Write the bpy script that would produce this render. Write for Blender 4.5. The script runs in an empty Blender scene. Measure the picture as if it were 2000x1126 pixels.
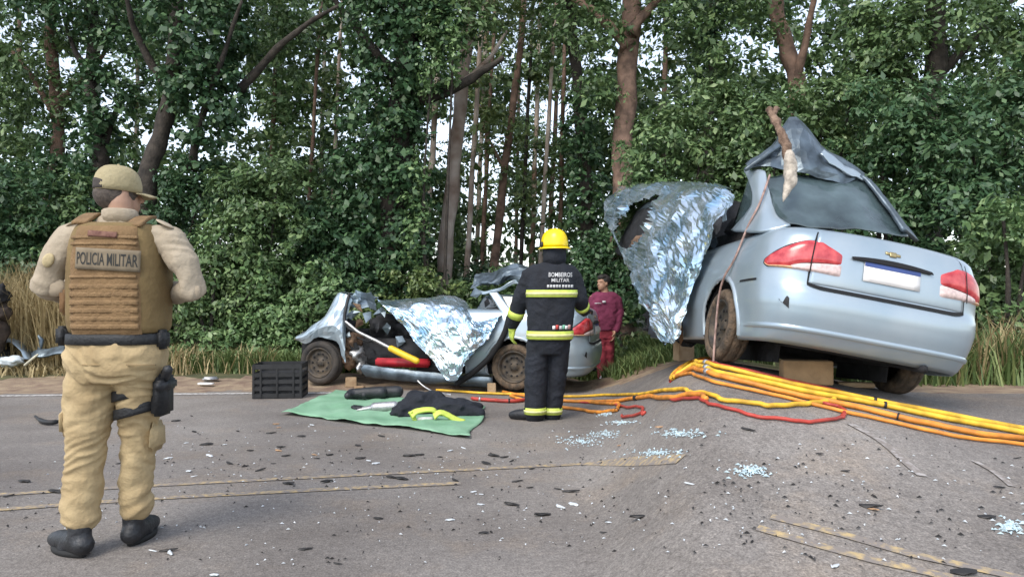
import bpy, bmesh, math, random
import numpy as np
from mathutils import Vector, Matrix, Euler, noise as mnoise
R = math.radians
rng = np.random.default_rng(7)
random.seed(7)
sc = bpy.context.scene
C = sc.collection

# ------------------------------------------------------------------ camera, sky, sun, exposure
F, HC, CX, YH = 1450.0, 1.21, 1000.0, 575.0        # focal length in photo pixels, eye height, principal column, horizon row
cam = bpy.data.cameras.new('camera'); camo = bpy.data.objects.new('camera', cam); C.objects.link(camo)
cam.sensor_width = 36.0; cam.lens = 36.0 * F / 2000.0; cam.clip_end = 3000
camo.location = (0, 0, HC); camo.rotation_euler = (R(90) + math.atan((YH - 563) / F), 0, 0)
sc.camera = camo
world = bpy.data.worlds.new('World'); sc.world = world; world.use_nodes = True
wn = world.node_tree; wn.nodes.clear()
SUN_EL, SUN_AZ = R(50), R(-150)                    # azimuth clockwise from +Y: sun behind the camera, to its left
sky = wn.nodes.new('ShaderNodeTexSky'); sky.sky_type = 'NISHITA'; sky.sun_disc = False
sky.sun_elevation = SUN_EL; sky.sun_rotation = SUN_AZ; sky.dust_density = 1.0; sky.air_density = 1.0; sky.ozone_density = 1.0
hs = wn.nodes.new('ShaderNodeHueSaturation'); hs.inputs['Saturation'].default_value = 0.55
bg = wn.nodes.new('ShaderNodeBackground'); bg.inputs[1].default_value = 0.15
wo = wn.nodes.new('ShaderNodeOutputWorld')
wn.links.new(sky.outputs[0], hs.inputs['Color']); wn.links.new(hs.outputs[0], bg.inputs[0]); wn.links.new(bg.outputs[0], wo.inputs[0])
sl = bpy.data.lights.new('sun', 'SUN'); sl.energy = 1.1; sl.angle = R(28); sl.color = (1.0, 0.93, 0.82)
so = bpy.data.objects.new('sun', sl); C.objects.link(so)
sd = Vector((math.sin(SUN_AZ) * math.cos(SUN_EL), math.cos(SUN_AZ) * math.cos(SUN_EL), math.sin(SUN_EL)))
so.rotation_euler = sd.to_track_quat('Z', 'Y').to_euler()
sc.view_settings.view_transform = 'Standard'; sc.view_settings.look = 'None'
sc.view_settings.exposure = 1.2; sc.view_settings.gamma = 1.0

# ------------------------------------------------------------------ helpers
def tag(o, label=None, cat=None, group=None, kind=None):
    if label: o['label'] = label
    if cat: o['category'] = cat
    if group: o['group'] = group
    if kind: o['kind'] = kind
    return o
def empty(name, loc=(0, 0, 0), M=None):
    o = bpy.data.objects.new(name, None); C.objects.link(o)
    if M is not None: o.matrix_world = M
    else: o.location = loc
    o.empty_display_size = 0.1
    return o
MATRIX = {}
def link(name, me, mat, parent=None, world_space=True):
    """link a mesh; coordinates are world coordinates unless parent space is asked for"""
    o = bpy.data.objects.new(name, me); C.objects.link(o)
    if mat is not None: me.materials.append(mat)
    if parent is not None:
        o.parent = parent
        if world_space:
            M = Matrix(); p = parent; chain = []
            while p is not None: chain.append(p); p = p.parent
            for q in reversed(chain): M = M @ q.matrix_parent_inverse @ q.matrix_basis
            o.matrix_parent_inverse = M.inverted()
    return o
def mesh(name, verts, faces, mat, parent=None, smooth=True, ws=True):
    me = bpy.data.meshes.new(name)
    me.from_pydata([tuple(v) for v in verts], [], faces); me.validate(); me.update()
    if smooth: me.polygons.foreach_set('use_smooth', [True] * len(me.polygons))
    return link(name, me, mat, parent, ws)
def smoothstep(a, b, x):
    t = np.clip((x - a) / (b - a), 0, 1); return t * t * (3 - 2 * t)
def lerp(a, b, t): return a + (b - a) * t
def catmull(pts, n):
    """smooth curve through points (any dimension)"""
    P = [np.array(p, float) for p in pts]; out = []
    for i in range(len(P) - 1):
        p0 = P[max(i - 1, 0)]; p1 = P[i]; p2 = P[i + 1]; p3 = P[min(i + 2, len(P) - 1)]
        for k in range(n):
            t = k / n
            out.append(0.5 * ((2 * p1) + (-p0 + p2) * t + (2 * p0 - 5 * p1 + 4 * p2 - p3) * t * t + (-p0 + 3 * p1 - 3 * p2 + p3) * t ** 3))
    out.append(P[-1]); return out
def px(x, y, Y):
    """world point seen at photo pixel x, y when Y metres away"""
    return np.array([(x - CX) * Y / F, Y, HC - (y - YH) * Y / F])

class MB:
    """collects shapes into one mesh"""
    def __init__(s): s.v = []; s.f = []
    def add(s, v, f):
        o = len(s.v); s.v += [tuple(p) for p in v]; s.f += [tuple(i + o for i in q) for q in f]; return s
    def box(s, c, d, rz=0, M=None, bev=0.0):
        bm = bmesh.new(); bmesh.ops.create_cube(bm, size=1)
        bmesh.ops.scale(bm, vec=d, verts=bm.verts)
        if bev: bmesh.ops.bevel(bm, geom=bm.edges[:], offset=bev, segments=2, affect='EDGES')
        T = Matrix.Translation(c) @ (M if M is not None else Matrix.Rotation(rz, 4, 'Z'))
        bmesh.ops.transform(bm, matrix=T, verts=bm.verts)
        bm.verts.index_update()
        s.add([v.co[:] for v in bm.verts], [[v.index for v in f.verts] for f in bm.faces]); bm.free(); return s
    def tube(s, pts, rad, n=10, cap='round', flat=None):
        P = [np.array(p, float) for p in pts]
        if not hasattr(rad, '__len__'): rad = [rad] * len(P)
        rad = list(rad)
        if cap == 'round':
            d0 = P[0] - P[1]; d0 /= np.linalg.norm(d0) + 1e-9; d1 = P[-1] - P[-2]; d1 /= np.linalg.norm(d1) + 1e-9
            A = []; Ar = []; B = []; Br = []
            for a in (0.98, 0.75, 0.4):
                A.append(P[0] + d0 * rad[0] * a); Ar.append(rad[0] * math.sqrt(1 - a * a) + 1e-5)
                B.insert(0, P[-1] + d1 * rad[-1] * a); Br.insert(0, rad[-1] * math.sqrt(1 - a * a) + 1e-5)
            P = A + P + B; rad = Ar + rad + Br
        up = np.array([0.0, 0, 1]); prev = None; V = []; Fc = []
        for i, p in enumerate(P):
            t = P[min(i + 1, len(P) - 1)] - P[max(i - 1, 0)]; t /= np.linalg.norm(t) + 1e-9
            if prev is None:
                a = np.cross(t, up if abs(t[2]) < 0.9 else np.array([0.0, 1, 0]))
            else:
                a = prev - t * np.dot(prev, t)
            a /= np.linalg.norm(a) + 1e-9; b = np.cross(t, a); prev = a
            for k in range(n):
                an = 2 * math.pi * k / n
                V.append(p + (a * math.cos(an) + b * math.sin(an)) * rad[i])
        for i in range(len(P) - 1):
            for k in range(n):
                Fc.append((i * n + k, i * n + (k + 1) % n, (i + 1) * n + (k + 1) % n, (i + 1) * n + k))
        Fc.append(tuple(range(n - 1, -1, -1))); Fc.append(tuple(range((len(P) - 1) * n, len(P) * n)))
        return s.add(V, Fc)
    def rings(s, rows, n=28, pw=2.4, M=None):
        """horizontal superellipse rings (cx, cy, cz, rx, ry), bottom to top, capped"""
        V = []; Fc = []
        for (cx, cy, cz, rx, ry) in rows:
            for k in range(n):
                a = 2 * math.pi * k / n; ca, sa = math.cos(a), math.sin(a)
                V.append((cx + rx * math.copysign(abs(ca) ** (2 / pw), ca), cy + ry * math.copysign(abs(sa) ** (2 / pw), sa), cz))
        m = len(rows)
        for i in range(m - 1):
            for k in range(n):
                Fc.append((i * n + k, i * n + (k + 1) % n, (i + 1) * n + (k + 1) % n, (i + 1) * n + k))
        Fc.append(tuple(range(n - 1, -1, -1))); Fc.append(tuple(range((m - 1) * n, m * n)))
        if M is not None: V = [M @ Vector(v) for v in V]
        return s.add(V, Fc)
    def ball(s, c, r, M=None, n=16):
        bm = bmesh.new(); bmesh.ops.create_uvsphere(bm, u_segments=n, v_segments=n // 2 + 2, radius=1)
        if not hasattr(r, '__len__'): r = (r, r, r)
        T = Matrix.Translation(c) @ (M if M is not None else Matrix()) @ Matrix.Diagonal((*r, 1))
        bmesh.ops.transform(bm, matrix=T, verts=bm.verts); bm.verts.index_update()
        s.add([v.co[:] for v in bm.verts], [[v.index for v in f.verts] for f in bm.faces]); bm.free(); return s
    def grid(s, fn, nu, nv, keep=None):
        V = [fn(i / nu, j / nv) for j in range(nv + 1) for i in range(nu + 1)]; Fc = []
        for j in range(nv):
            for i in range(nu):
                if keep and not keep((i + .5) / nu, (j + .5) / nv): continue
                a = j * (nu + 1) + i; Fc.append((a, a + 1, a + nu + 2, a + nu + 1))
        return s.add(V, Fc)
    def xf(s, M): s.v = [tuple(M @ Vector(v)) for v in s.v]; return s
    def build(s, name, mat, parent=None, smooth=True, ws=True, thick=0, voxel=0, sm=0, disp=None, sub=0, fold=None):
        o = mesh(name, s.v, s.f, mat, parent, smooth, ws)
        mods = False
        if thick:
            m = o.modifiers.new('s', 'SOLIDIFY'); m.thickness = thick; m.offset = -1; mods = True
        if voxel:
            m = o.modifiers.new('r', 'REMESH'); m.mode = 'VOXEL'; m.voxel_size = voxel; m.use_smooth_shade = True; mods = True
        if sub:
            m = o.modifiers.new('u', 'SUBSURF'); m.levels = sub; m.render_levels = sub; mods = True
        if sm:
            m = o.modifiers.new('m', 'SMOOTH'); m.iterations = sm; m.factor = 0.5; mods = True
        for (sz, st) in (disp or []):
            t = bpy.data.textures.new('cloth', 'CLOUDS'); t.noise_scale = sz; t.noise_depth = 1
            m = o.modifiers.new('d', 'DISPLACE'); m.texture = t; m.strength = st; m.mid_level = 0.5; m.texture_coords = 'GLOBAL'; mods = True
        if mods:
            dg = bpy.context.evaluated_depsgraph_get(); me = bpy.data.meshes.new_from_object(o.evaluated_get(dg))
            o.modifiers.clear(); o.data = me
            if smooth: me.polygons.foreach_set('use_smooth', [True] * len(me.polygons))
        if fold:
            amp, fx, fz = fold; me = o.data; n = len(me.vertices); co = np.empty(n * 3); me.vertices.foreach_get('co', co); no = np.empty(n * 3); me.vertex_normals.foreach_get('vector', no)
            co = co.reshape(-1, 3); no = no.reshape(-1, 3); d = np.empty(n)
            for i in range(n):
                x, y, z = co[i]; w = mnoise.noise(Vector((x * 5, y * 5, z * 4 + 7)))
                d[i] = (1 - 2.2 * abs(mnoise.noise(Vector((x * fx + w, y * fx, z * fz + w * 2.2))))) + .5 * mnoise.noise(Vector((x * fx * 2.3, y * fx * 2.3, z * fz * 2.1 + w * 3)))
            co = co + no * (d * amp)[:, None]; me.vertices.foreach_set('co', co.reshape(-1)); me.update()
        return o

# ------------------------------------------------------------------ materials
MAT = {}
def pm(name, col, rough=0.6, metal=0.0, var=0.25, scale=8.0, bump=0.0, bscale=None, col2=None, spec=0.5, trans=0.0, detail=4, emit=None):
    """principled material whose colour wanders with noise in object space; optional bump"""
    if name in MAT: return MAT[name]
    m = bpy.data.materials.new(name); m.use_nodes = True; MAT[name] = m
    N = m.node_tree.nodes; L = m.node_tree.links; b = N['Principled BSDF']
    tc = N.new('ShaderNodeTexCoord'); nz = N.new('ShaderNodeTexNoise'); nz.inputs['Scale'].default_value = scale; nz.inputs['Detail'].default_value = detail
    L.new(tc.outputs['Object'], nz.inputs['Vector'])
    rp = N.new('ShaderNodeValToRGB'); L.new(nz.outputs[0], rp.inputs[0])
    c2 = col2 or tuple(min(1, c * (1 + var)) for c in col); c1 = col if col2 else tuple(c * (1 - var) for c in col)
    rp.color_ramp.elements[0].position = 0.32; rp.color_ramp.elements[1].position = 0.68
    rp.color_ramp.elements[0].color = (*c1, 1); rp.color_ramp.elements[1].color = (*c2, 1)
    L.new(rp.outputs[0], b.inputs['Base Color'])
    b.inputs['Roughness'].default_value = rough; b.inputs['Metallic'].default_value = metal; b.inputs['Specular IOR Level'].default_value = spec
    if trans: b.inputs['Transmission Weight'].default_value = trans
    if bump:
        n2 = N.new('ShaderNodeTexNoise'); n2.inputs['Scale'].default_value = bscale or scale * 4; n2.inputs['Detail'].default_value = 6
        L.new(tc.outputs['Object'], n2.inputs['Vector'])
        bp = N.new('ShaderNodeBump'); bp.inputs['Strength'].default_value = bump; bp.inputs['Distance'].default_value = 0.02
        L.new(n2.outputs[0], bp.inputs['Height']); L.new(bp.outputs[0], b.inputs['Normal'])
    return m
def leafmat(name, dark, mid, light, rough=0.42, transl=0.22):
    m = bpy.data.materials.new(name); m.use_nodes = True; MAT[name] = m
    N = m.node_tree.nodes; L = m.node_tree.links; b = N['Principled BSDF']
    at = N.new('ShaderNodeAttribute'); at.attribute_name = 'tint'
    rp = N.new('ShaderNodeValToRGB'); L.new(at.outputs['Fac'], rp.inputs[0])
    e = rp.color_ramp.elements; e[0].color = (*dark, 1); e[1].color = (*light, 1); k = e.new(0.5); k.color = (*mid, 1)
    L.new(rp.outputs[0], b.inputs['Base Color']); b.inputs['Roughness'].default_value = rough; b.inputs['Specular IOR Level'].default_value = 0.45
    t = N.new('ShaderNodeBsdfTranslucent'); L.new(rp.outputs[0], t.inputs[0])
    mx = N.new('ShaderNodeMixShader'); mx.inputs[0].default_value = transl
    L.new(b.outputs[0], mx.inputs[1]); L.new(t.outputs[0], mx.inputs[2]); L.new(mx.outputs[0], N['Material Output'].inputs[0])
    return m
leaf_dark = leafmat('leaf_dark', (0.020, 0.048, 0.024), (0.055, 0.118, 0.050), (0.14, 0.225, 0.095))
leaf_mid = leafmat('leaf_mid', (0.036, 0.072, 0.028), (0.098, 0.165, 0.060), (0.235, 0.32, 0.13))
leaf_light = leafmat('leaf_light', (0.06, 0.115, 0.045), (0.14, 0.235, 0.09), (0.28, 0.38, 0.16))
leaf_olive = leafmat('leaf_olive', (0.05, 0.085, 0.03), (0.125, 0.18, 0.058), (0.25, 0.30, 0.11))
grass_dry = leafmat('grass_dry', (0.24, 0.18, 0.085), (0.42, 0.33, 0.17), (0.60, 0.50, 0.28), 0.7, 0.15)
grass_green = leafmat('grass_green', (0.055, 0.10, 0.03), (0.12, 0.18, 0.055), (0.26, 0.29, 0.11), 0.6, 0.15)
bark_dark = pm('bark_dark', (0.035, 0.028, 0.022), 0.9, var=0.5, scale=9, bump=0.8, bscale=24)
bark_red = pm('bark_red', (0.145, 0.09, 0.064), 0.9, var=0.5, scale=6, bump=0.7, bscale=22)
bark_pale = pm('bark_pale', (0.15, 0.09, 0.06), 0.85, scale=1.6, col2=(0.50, 0.43, 0.37), bump=0.4, bscale=18)

def asphalt():
    m = bpy.data.materials.new('asphalt'); m.use_nodes = True
    N = m.node_tree.nodes; L = m.node_tree.links; b = N['Principled BSDF']
    tc = N.new('ShaderNodeTexCoord')
    def nz(scale, detail=4, rough=.6):
        n = N.new('ShaderNodeTexNoise'); n.inputs['Scale'].default_value = scale; n.inputs['Detail'].default_value = detail; n.inputs['Roughness'].default_value = rough
        L.new(tc.outputs['Object'], n.inputs['Vector']); return n
    def ramp(src, p0, c0, p1, c1):
        r = N.new('ShaderNodeValToRGB'); e = r.color_ramp.elements; e[0].position = p0; e[0].color = (*c0, 1); e[1].position = p1; e[1].color = (*c1, 1)
        L.new(src, r.inputs[0]); return r
    def mix(fac, a, c, mode='MIX'):
        x = N.new('ShaderNodeMix'); x.data_type = 'RGBA'; x.blend_type = mode
        if isinstance(fac, float): x.inputs[0].default_value = fac
        else: L.new(fac, x.inputs[0])
        L.new(a, x.inputs[6]); L.new(c, x.inputs[7]); return x.outputs[2]
    large = ramp(nz(0.55, 5, .65).outputs[0], .34, (0.175, 0.157, 0.145), .66, (0.27, 0.25, 0.235))
    rust = ramp(nz(1.3, 6, .7).outputs[0], .5, (0, 0, 0), .72, (1, 1, 1))
    rc = N.new('ShaderNodeRGB'); rc.outputs[0].default_value = (0.32, 0.25, 0.185, 1)
    f1 = N.new('ShaderNodeMath'); f1.operation = 'MULTIPLY'; f1.inputs[1].default_value = 0.45; L.new(rust.outputs[0], f1.inputs[0])
    col = mix(f1.outputs[0], large.outputs[0], rc.outputs[0])
    sp = ramp(nz(95, 2, .8).outputs[0], .3, (0.6, 0.6, 0.6), .7, (1.42, 1.42, 1.42))
    col = mix(1.0, col, sp.outputs[0], 'MULTIPLY')
    big = ramp(nz(0.3, 6, .6).outputs[0], .38, (0.74, 0.73, 0.73), .6, (1.08, 1.07, 1.05)); col = mix(1.0, col, big.outputs[0], 'MULTIPLY')
    grit = ramp(nz(28, 5, .75).outputs[0], .32, (0.72, 0.71, 0.70), .68, (1.22, 1.22, 1.2)); col = mix(1.0, col, grit.outputs[0], 'MULTIPLY')
    v = N.new('ShaderNodeTexVoronoi'); v.inputs['Scale'].default_value = 38; L.new(tc.outputs['Object'], v.inputs['Vector'])
    vr = ramp(v.outputs['Distance'], .05, (1.35, 1.33, 1.3), .25, (0.95, 0.95, 0.95)); col = mix(0.8, col, vr.outputs[0], 'MULTIPLY')
    L.new(col, b.inputs['Base Color']); b.inputs['Roughness'].default_value = 0.85; b.inputs['Specular IOR Level'].default_value = 0.3
    bp = N.new('ShaderNodeBump'); bp.inputs['Strength'].default_value = 0.5; bp.inputs['Distance'].default_value = 0.01
    L.new(nz(120, 3).outputs[0], bp.inputs['Height']); L.new(bp.outputs[0], b.inputs['Normal'])
    return m
m_asph = asphalt()
m_soil = pm('soil', (0.17, 0.11, 0.08), 0.95, scale=5, col2=(0.34, 0.26, 0.17), bump=0.9, bscale=40, detail=8)
m_ground = pm('forest_floor', (0.05, 0.055, 0.022), 0.95, scale=2.5, col2=(0.13, 0.12, 0.05), bump=0.8, bscale=20, detail=8)
def worn_paint(name, paint, cover, base=(0.22, 0.19, 0.168)):
    m = pm(name, base, 0.8, scale=26, col2=paint, bump=0.3, bscale=90, detail=8)
    rp = [n for n in m.node_tree.nodes if n.type == 'VALTORGB'][0]; rp.color_ramp.elements[0].position = cover; rp.color_ramp.elements[1].position = cover + .22
    return m
m_white_line = worn_paint('white_paint', (0.6, 0.58, 0.55), .36)
m_yellow_line = worn_paint('yellow_paint', (0.46, 0.34, 0.17), .45)

# ------------------------------------------------------------------ terrain
def tz(x, y):
    """height of the ground: level road, a slight verge and the raised lay-by on the right where the nearer wreck stands"""
    x = np.asarray(x, float); y = np.asarray(y, float)
    z = 0.045 * smoothstep(9.3, 9.9, y) - 0.19 * np.exp(-(((x - 1.5) / .75) ** 2 + ((y - 11.15) / .8) ** 2)) + 0.35 * smoothstep(11.6, 15, y)
    top = 0.565 - 0.181 * (np.clip(x, 1.55, 3.4) - 2.31)
    g = sum(np.interp(y + d, [0, 2.0, 3.2, 4.8, 5.8, 8.3, 9.6, 14], [0.0, 0.14, 0.42, 0.84, 1.0, 0.82, 0.78, 0.95]) for d in (-.5, -.25, 0, .25, .5)) / 5 * 1.025
    u = x / np.maximum(y, .6)
    s = smoothstep(0.085, 0.285, u)                       # the lay-by widens as it leaves the road
    return z * (1 - s) + s * (top * g)
def tz1(x, y): return float(tz(x, y))
_ts = np.concatenate([np.arange(.8, 12, .03), np.arange(12, 60, .2)])
def at(x, y, off=0.0):
    """point of the ground seen at photo pixel x, y"""
    d = np.array([(x - CX) / F, 1.0, -(y - YH) / F])
    h = HC + d[2] * _ts - tz(d[0] * _ts, _ts); k = int(np.argmax(h < 0)) if (h < 0).any() else len(_ts) - 1
    t = _ts[k - 1] + (_ts[k] - _ts[k - 1]) * h[k - 1] / (h[k - 1] - h[k]) if k > 0 else _ts[0]
    p = np.array([0, 0, HC]) + d * t; p[2] = tz1(p[0], p[1]) + off; return p
def road_edge(x): return np.interp(x, [-9, -6.1, -3.1, 0.6, 1.2, 3.2, 9], [8.85, 9.06, 9.33, 9.4, 9.2, 6.5, 5.6])
def build_ground():
    far = lambda a, b, n: list(np.geomspace(a, b, n))
    xs = np.array([-v for v in reversed(far(12, 500, 14))] + list(np.arange(-11.8, -2.4, .2)) + list(np.arange(-2.4, 5.0, .1)) + list(np.arange(5.0, 11.9, .2)) + far(12, 500, 14))
    ys = np.array([-v for v in reversed(far(3, 60, 8))] + list(np.arange(-2.8, .4, .4)) + list(np.arange(.4, 12.6, .1)) + list(np.arange(12.7, 24, .3)) + far(24.5, 700, 18))
    X, Y = np.meshgrid(xs, ys); Z = tz(X, Y)
    near = (np.abs(X) < 12) & (Y > 9.0) & (Y < 24)
    Z = Z + near * 0.02 * np.sin(X * 7.3 + Y * 3.1) * np.sin(Y * 6.1 - X * 2.2) * smoothstep(9.3, 9.9, Y)
    V = np.stack([X, Y, Z], -1).reshape(-1, 3); nx, ny = len(xs), len(ys)
    groups = {'road': [], 'verge': [], 'ground': []}
    for j in range(ny - 1):
        for i in range(nx - 1):
            cx_, cy_ = (xs[i] + xs[i + 1]) / 2, (ys[j] + ys[j + 1]) / 2
            e = road_edge(cx_) + 0.10 * math.sin(cx_ * 5.7) * math.sin(cx_ * 2.3 + 1)
            k = 'road' if cy_ < e and cy_ > -4 else ('verge' if cy_ < e + 1.5 + .4 * math.sin(cx_ * 1.9) and abs(cx_) < 30 and cy_ > -4 else 'ground')
            a = j * nx + i; groups[k].append((a, a + 1, a + nx + 1, a + nx))
    for k, mt in (('road', m_asph), ('verge', m_soil), ('ground', m_ground)):
        used = sorted({i for f in groups[k] for i in f}); mp = {o: n for n, o in enumerate(used)}
        o = mesh(k, V[used], [tuple(mp[i] for i in f) for f in groups[k]], mt); tag(o, kind='structure')
build_ground()
def ribbon(name, pts, w, mat, label, dz=0.006, n=14):
    """painted line on the road along ground points"""
    P = catmull([(p[0], p[1]) for p in pts], n); V = []; Fc = []
    for i, p in enumerate(P):
        t = P[min(i + 1, len(P) - 1)] - P[max(i - 1, 0)]; t /= np.linalg.norm(t); nn = np.array([-t[1], t[0]])
        for s_ in (-.5, 0, .5):
            q = p + nn * w * s_; V.append((q[0], q[1], tz1(*q) + dz))
    for i in range(len(P) - 1):
        for k in (0, 1): a = i * 3 + k; Fc.append((a, a + 1, a + 4, a + 3))
    return tag(mesh(name, V, Fc, mat), label, 'road marking', kind='structure')
def dense(pts, step=22):
    out = []
    for (x0, y0), (x1, y1) in zip(pts, pts[1:]):
        n = max(1, int(math.hypot(x1 - x0, y1 - y0) / step)); out += [(x0 + (x1 - x0) * k / n, y0 + (y1 - y0) * k / n) for k in range(n)]
    return out + [pts[-1]]
ribbon('edge_line', [(-9, 8.63), (-6.1, 8.86), (-3.1, 9.09), (-1.6, 9.14)], .11, m_white_line, None)
for pts, w in (([(-120, 972), (20, 964), (310, 947), (700, 927), (1070, 909), (1330, 896)], .065), ([(-120, 1003), (0, 994), (310, 972), (640, 955), (900, 943)], .07), ([(1505, 1008), (1640, 1042), (1780, 1082), (2000, 1130), (2150, 1160)], .05), ([(1478, 1030), (1590, 1062), (1700, 1092), (1860, 1128)], .05)):
    ribbon('centre_line', [at(*q) for q in dense(pts)], w, m_yellow_line, None, dz=.005, n=3)
for o in sc.objects:
    if o.name.startswith(('edge_line', 'centre_line')):
        for k in ('label', 'category'):
            if k in o: del o[k]
# ------------------------------------------------------------------ vegetation
def leaf_obj(name, P, Nrm, size, mat, parent=None, aspect=0.5, droop=0.5, curl=0.18, kind='stuff', tint_shift=0.0):
    """one mesh of small folded leaves at points P with surface normals Nrm"""
    n = len(P)
    L = size * np.clip(rng.lognormal(-.05, .38, n), .35, 2.0)
    ax = rng.normal(size=(n, 3)); ax[:, 2] -= droop * 1.6
    ax -= Nrm * np.sum(ax * Nrm, 1)[:, None]; ax /= np.linalg.norm(ax, axis=1)[:, None] + 1e-9
    bx = np.cross(Nrm, ax)
    h = (L * .5)[:, None]; w = (L * .5 * aspect)[:, None]; cu = (L * curl)[:, None]
    V = np.empty((n, 4, 3)); V[:, 0] = P - ax * h; V[:, 1] = P + bx * w - Nrm * cu * .5 + ax * h * .15
    V[:, 2] = P + ax * h - Nrm * cu; V[:, 3] = P - bx * w - Nrm * cu * .5 + ax * h * .15
    me = bpy.data.meshes.new(name)
    me.vertices.add(n * 4); me.vertices.foreach_set('co', V.reshape(-1))
    me.loops.add(n * 4); me.loops.foreach_set('vertex_index', np.arange(n * 4, dtype=np.int32))
    me.polygons.add(n); me.polygons.foreach_set('loop_start', np.arange(0, n * 4, 4, dtype=np.int32)); me.polygons.foreach_set('loop_total', np.full(n, 4, dtype=np.int32))
    a = me.attributes.new('tint', 'FLOAT', 'FACE')
    a.data.foreach_set('value', np.clip(rng.beta(2.2, 2.6, n) + tint_shift, 0, 1).astype(np.float32))
    me.update(); me.validate()
    o = link(name, me, mat, parent)
    if kind: o['kind'] = kind
    return o
def clumps(ells, per_m2, leaf, jitter=0.35, cl=0.32, fill=0.25, gap=0.0):
    """leaf points and normals on clusters spread over ellipsoids (centre, radii)"""
    PP = []; NN = []
    for (c, r) in ells:
        c = np.array(c); r = np.array(r)
        area = 4 * math.pi * ((r[0] * r[1]) ** 1.6 / 3 + (r[0] * r[2]) ** 1.6 / 3 + (r[1] * r[2]) ** 1.6 / 3) ** (1 / 1.6)
        cr = cl * min(1.0, r.min() / 0.5 + .2)
        nc = max(4, int(area / (cr * cr * 1.5)))
        d = rng.normal(size=(nc, 3)); d /= np.linalg.norm(d, axis=1)[:, None]
        rad = np.where(rng.random(nc) < fill, rng.uniform(.25, .8, nc), rng.uniform(.78, 1.12, nc))
        cc = c + d * r * rad[:, None]
        if gap: keep = rng.random(nc) > gap; cc = cc[keep]; d = d[keep]; nc = len(cc)
        if nc == 0: continue
        k = max(6, int(per_m2 * area / nc))
        cs = cr * rng.uniform(.6, 1.35, nc)
        q = rng.normal(size=(nc, k, 3)); q /= np.linalg.norm(q, axis=2)[..., None]
        q[..., 2] = np.where(q[..., 2] < -0.35, -q[..., 2], q[..., 2])
        rr = rng.uniform(.45, 1.1, (nc, k))
        p = cc[:, None] + q * np.array([1, 1, .75]) * (cs[:, None] * rr)[..., None]
        nn = q * .7 + d[:, None] * .25 + np.array([0, 0, .45]) + rng.normal(size=q.shape) * jitter
        nn /= np.linalg.norm(nn, axis=2)[..., None]
        PP.append(p.reshape(-1, 3)); NN.append(nn.reshape(-1, 3))
    return np.concatenate(PP), np.concatenate(NN)
def ell(x, y, rx, ry, Y, depth=0.8):
    k = Y / F; return (px(x, y, Y), (rx * k, max(.15, depth * (rx + ry) / 2 * k), ry * k))
def trunk_mesh(pts, r0, r1, n=10, wob=0.08):
    P = catmull(pts, 6); m = MB(); k = len(P); ph = random.random() * 9
    rad = [lerp(r0, r1, (i / (k - 1)) ** .8) * (1 + wob * math.sin(i * 1.7 + ph)) for i in range(k)]
    rad[0] *= 1.35
    for i in range(1, k):
        P[i] = P[i] + np.array([math.sin(i * 1.1 + ph), math.cos(i * .8 + ph), 0]) * r0 * wob * 1.2
    m.tube(P, rad, n, cap='flat'); return m
def on_ground(x, Y): X = (x - CX) * Y / F; return np.array([X, Y, tz1(X, Y) - .08])
def tree(name, label, group, Y, path, r, bark, limbs=(), crown=(), ivy=(), leaf=leaf_mid, leaf_size=.10, dens=260, gap=.15, ivy_leaf=leaf_dark, shift=0.0, thin=False):
    """path: photo columns and rows the trunk passes through, at distance Y; radii in metres"""
    base = on_ground(path[0][0], Y); root = empty(name, base)
    tag(root, label, 'tree', group)
    pts = [base] + [px(x, y, Y + .15 * i) for i, (x, y) in enumerate(path[1:])]
    trunk_mesh(pts, r[0], r[1], 7 if thin else 11).build('trunk', bark, root)
    for lb in limbs:
        lp = [px(x, y, Y + .1 + .25 * i * (1 if j_ % 2 else -1)) for j_ in (len(lb),) for i, (x, y) in enumerate(lb)]
        trunk_mesh(lp, r[1] * .75, r[1] * .22, 7).build('limb', bark, root)
    if crown:
        P, Nn = clumps([ell(*c, Y) if len(c) == 4 else ell(*c[:4], Y + c[4]) for c in crown], dens, leaf_size, gap=gap, cl=.30 if Y < 17 else .42)
        leaf_obj('crown', P, Nn, leaf_size, leaf, root, tint_shift=shift)
    if ivy:
        P, Nn = clumps([ell(*c, Y - .1, ) if len(c) == 4 else ell(*c[:4], Y + c[4]) for c in ivy], dens * 1.15, leaf_size * .95, gap=.05, cl=.24, fill=.15)
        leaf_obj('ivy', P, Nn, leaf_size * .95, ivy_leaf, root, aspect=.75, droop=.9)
    return root
G1 = 'big trees at the edge of the wood'; G2 = 'slender trees deeper in the wood'
tree('forest_tree', 'reddish brown trunk with leafy crown at far left, left of capped officer', G1, 14.5, [(100, 700), (98, 430), (112, 250), (98, 90), (92, -60)], (.15, .10), bark_red,
     limbs=[[(108, 230), (40, 120), (-30, 60)], [(110, 200), (190, 120), (230, 30)]],
     crown=[(40, 130, 130, 90), (110, 20, 150, 80), (10, 310, 90, 110), (130, 180, 70, 60), (60, -140, 260, 110)], ivy=[(95, 450, 45, 110), (108, 300, 32, 60)], dens=230, gap=.2)
tree('forest_tree', 'dark forked trunk behind the officer\'s cap', G1, 13.6, [(192, 700), (190, 420), (196, 300), (178, 190), (180, 60), (170, -70)], (.17, .10), bark_dark,
     limbs=[[(196, 300), (230, 210), (290, 150)], [(182, 100), (215, 65), (225, 30)], [(180, 150), (140, 90), (120, 20)]],
     crown=[(230, 110, 60, 70), (150, 10, 130, 60), (250, 210, 45, 45), (140, 330, 55, 60), (290, 60, 60, 50), (170, -120, 220, 90)], ivy=[(192, 320, 24, 120), (180, 190, 22, 80)], leaf=leaf_dark, dens=230, gap=.25)
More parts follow.
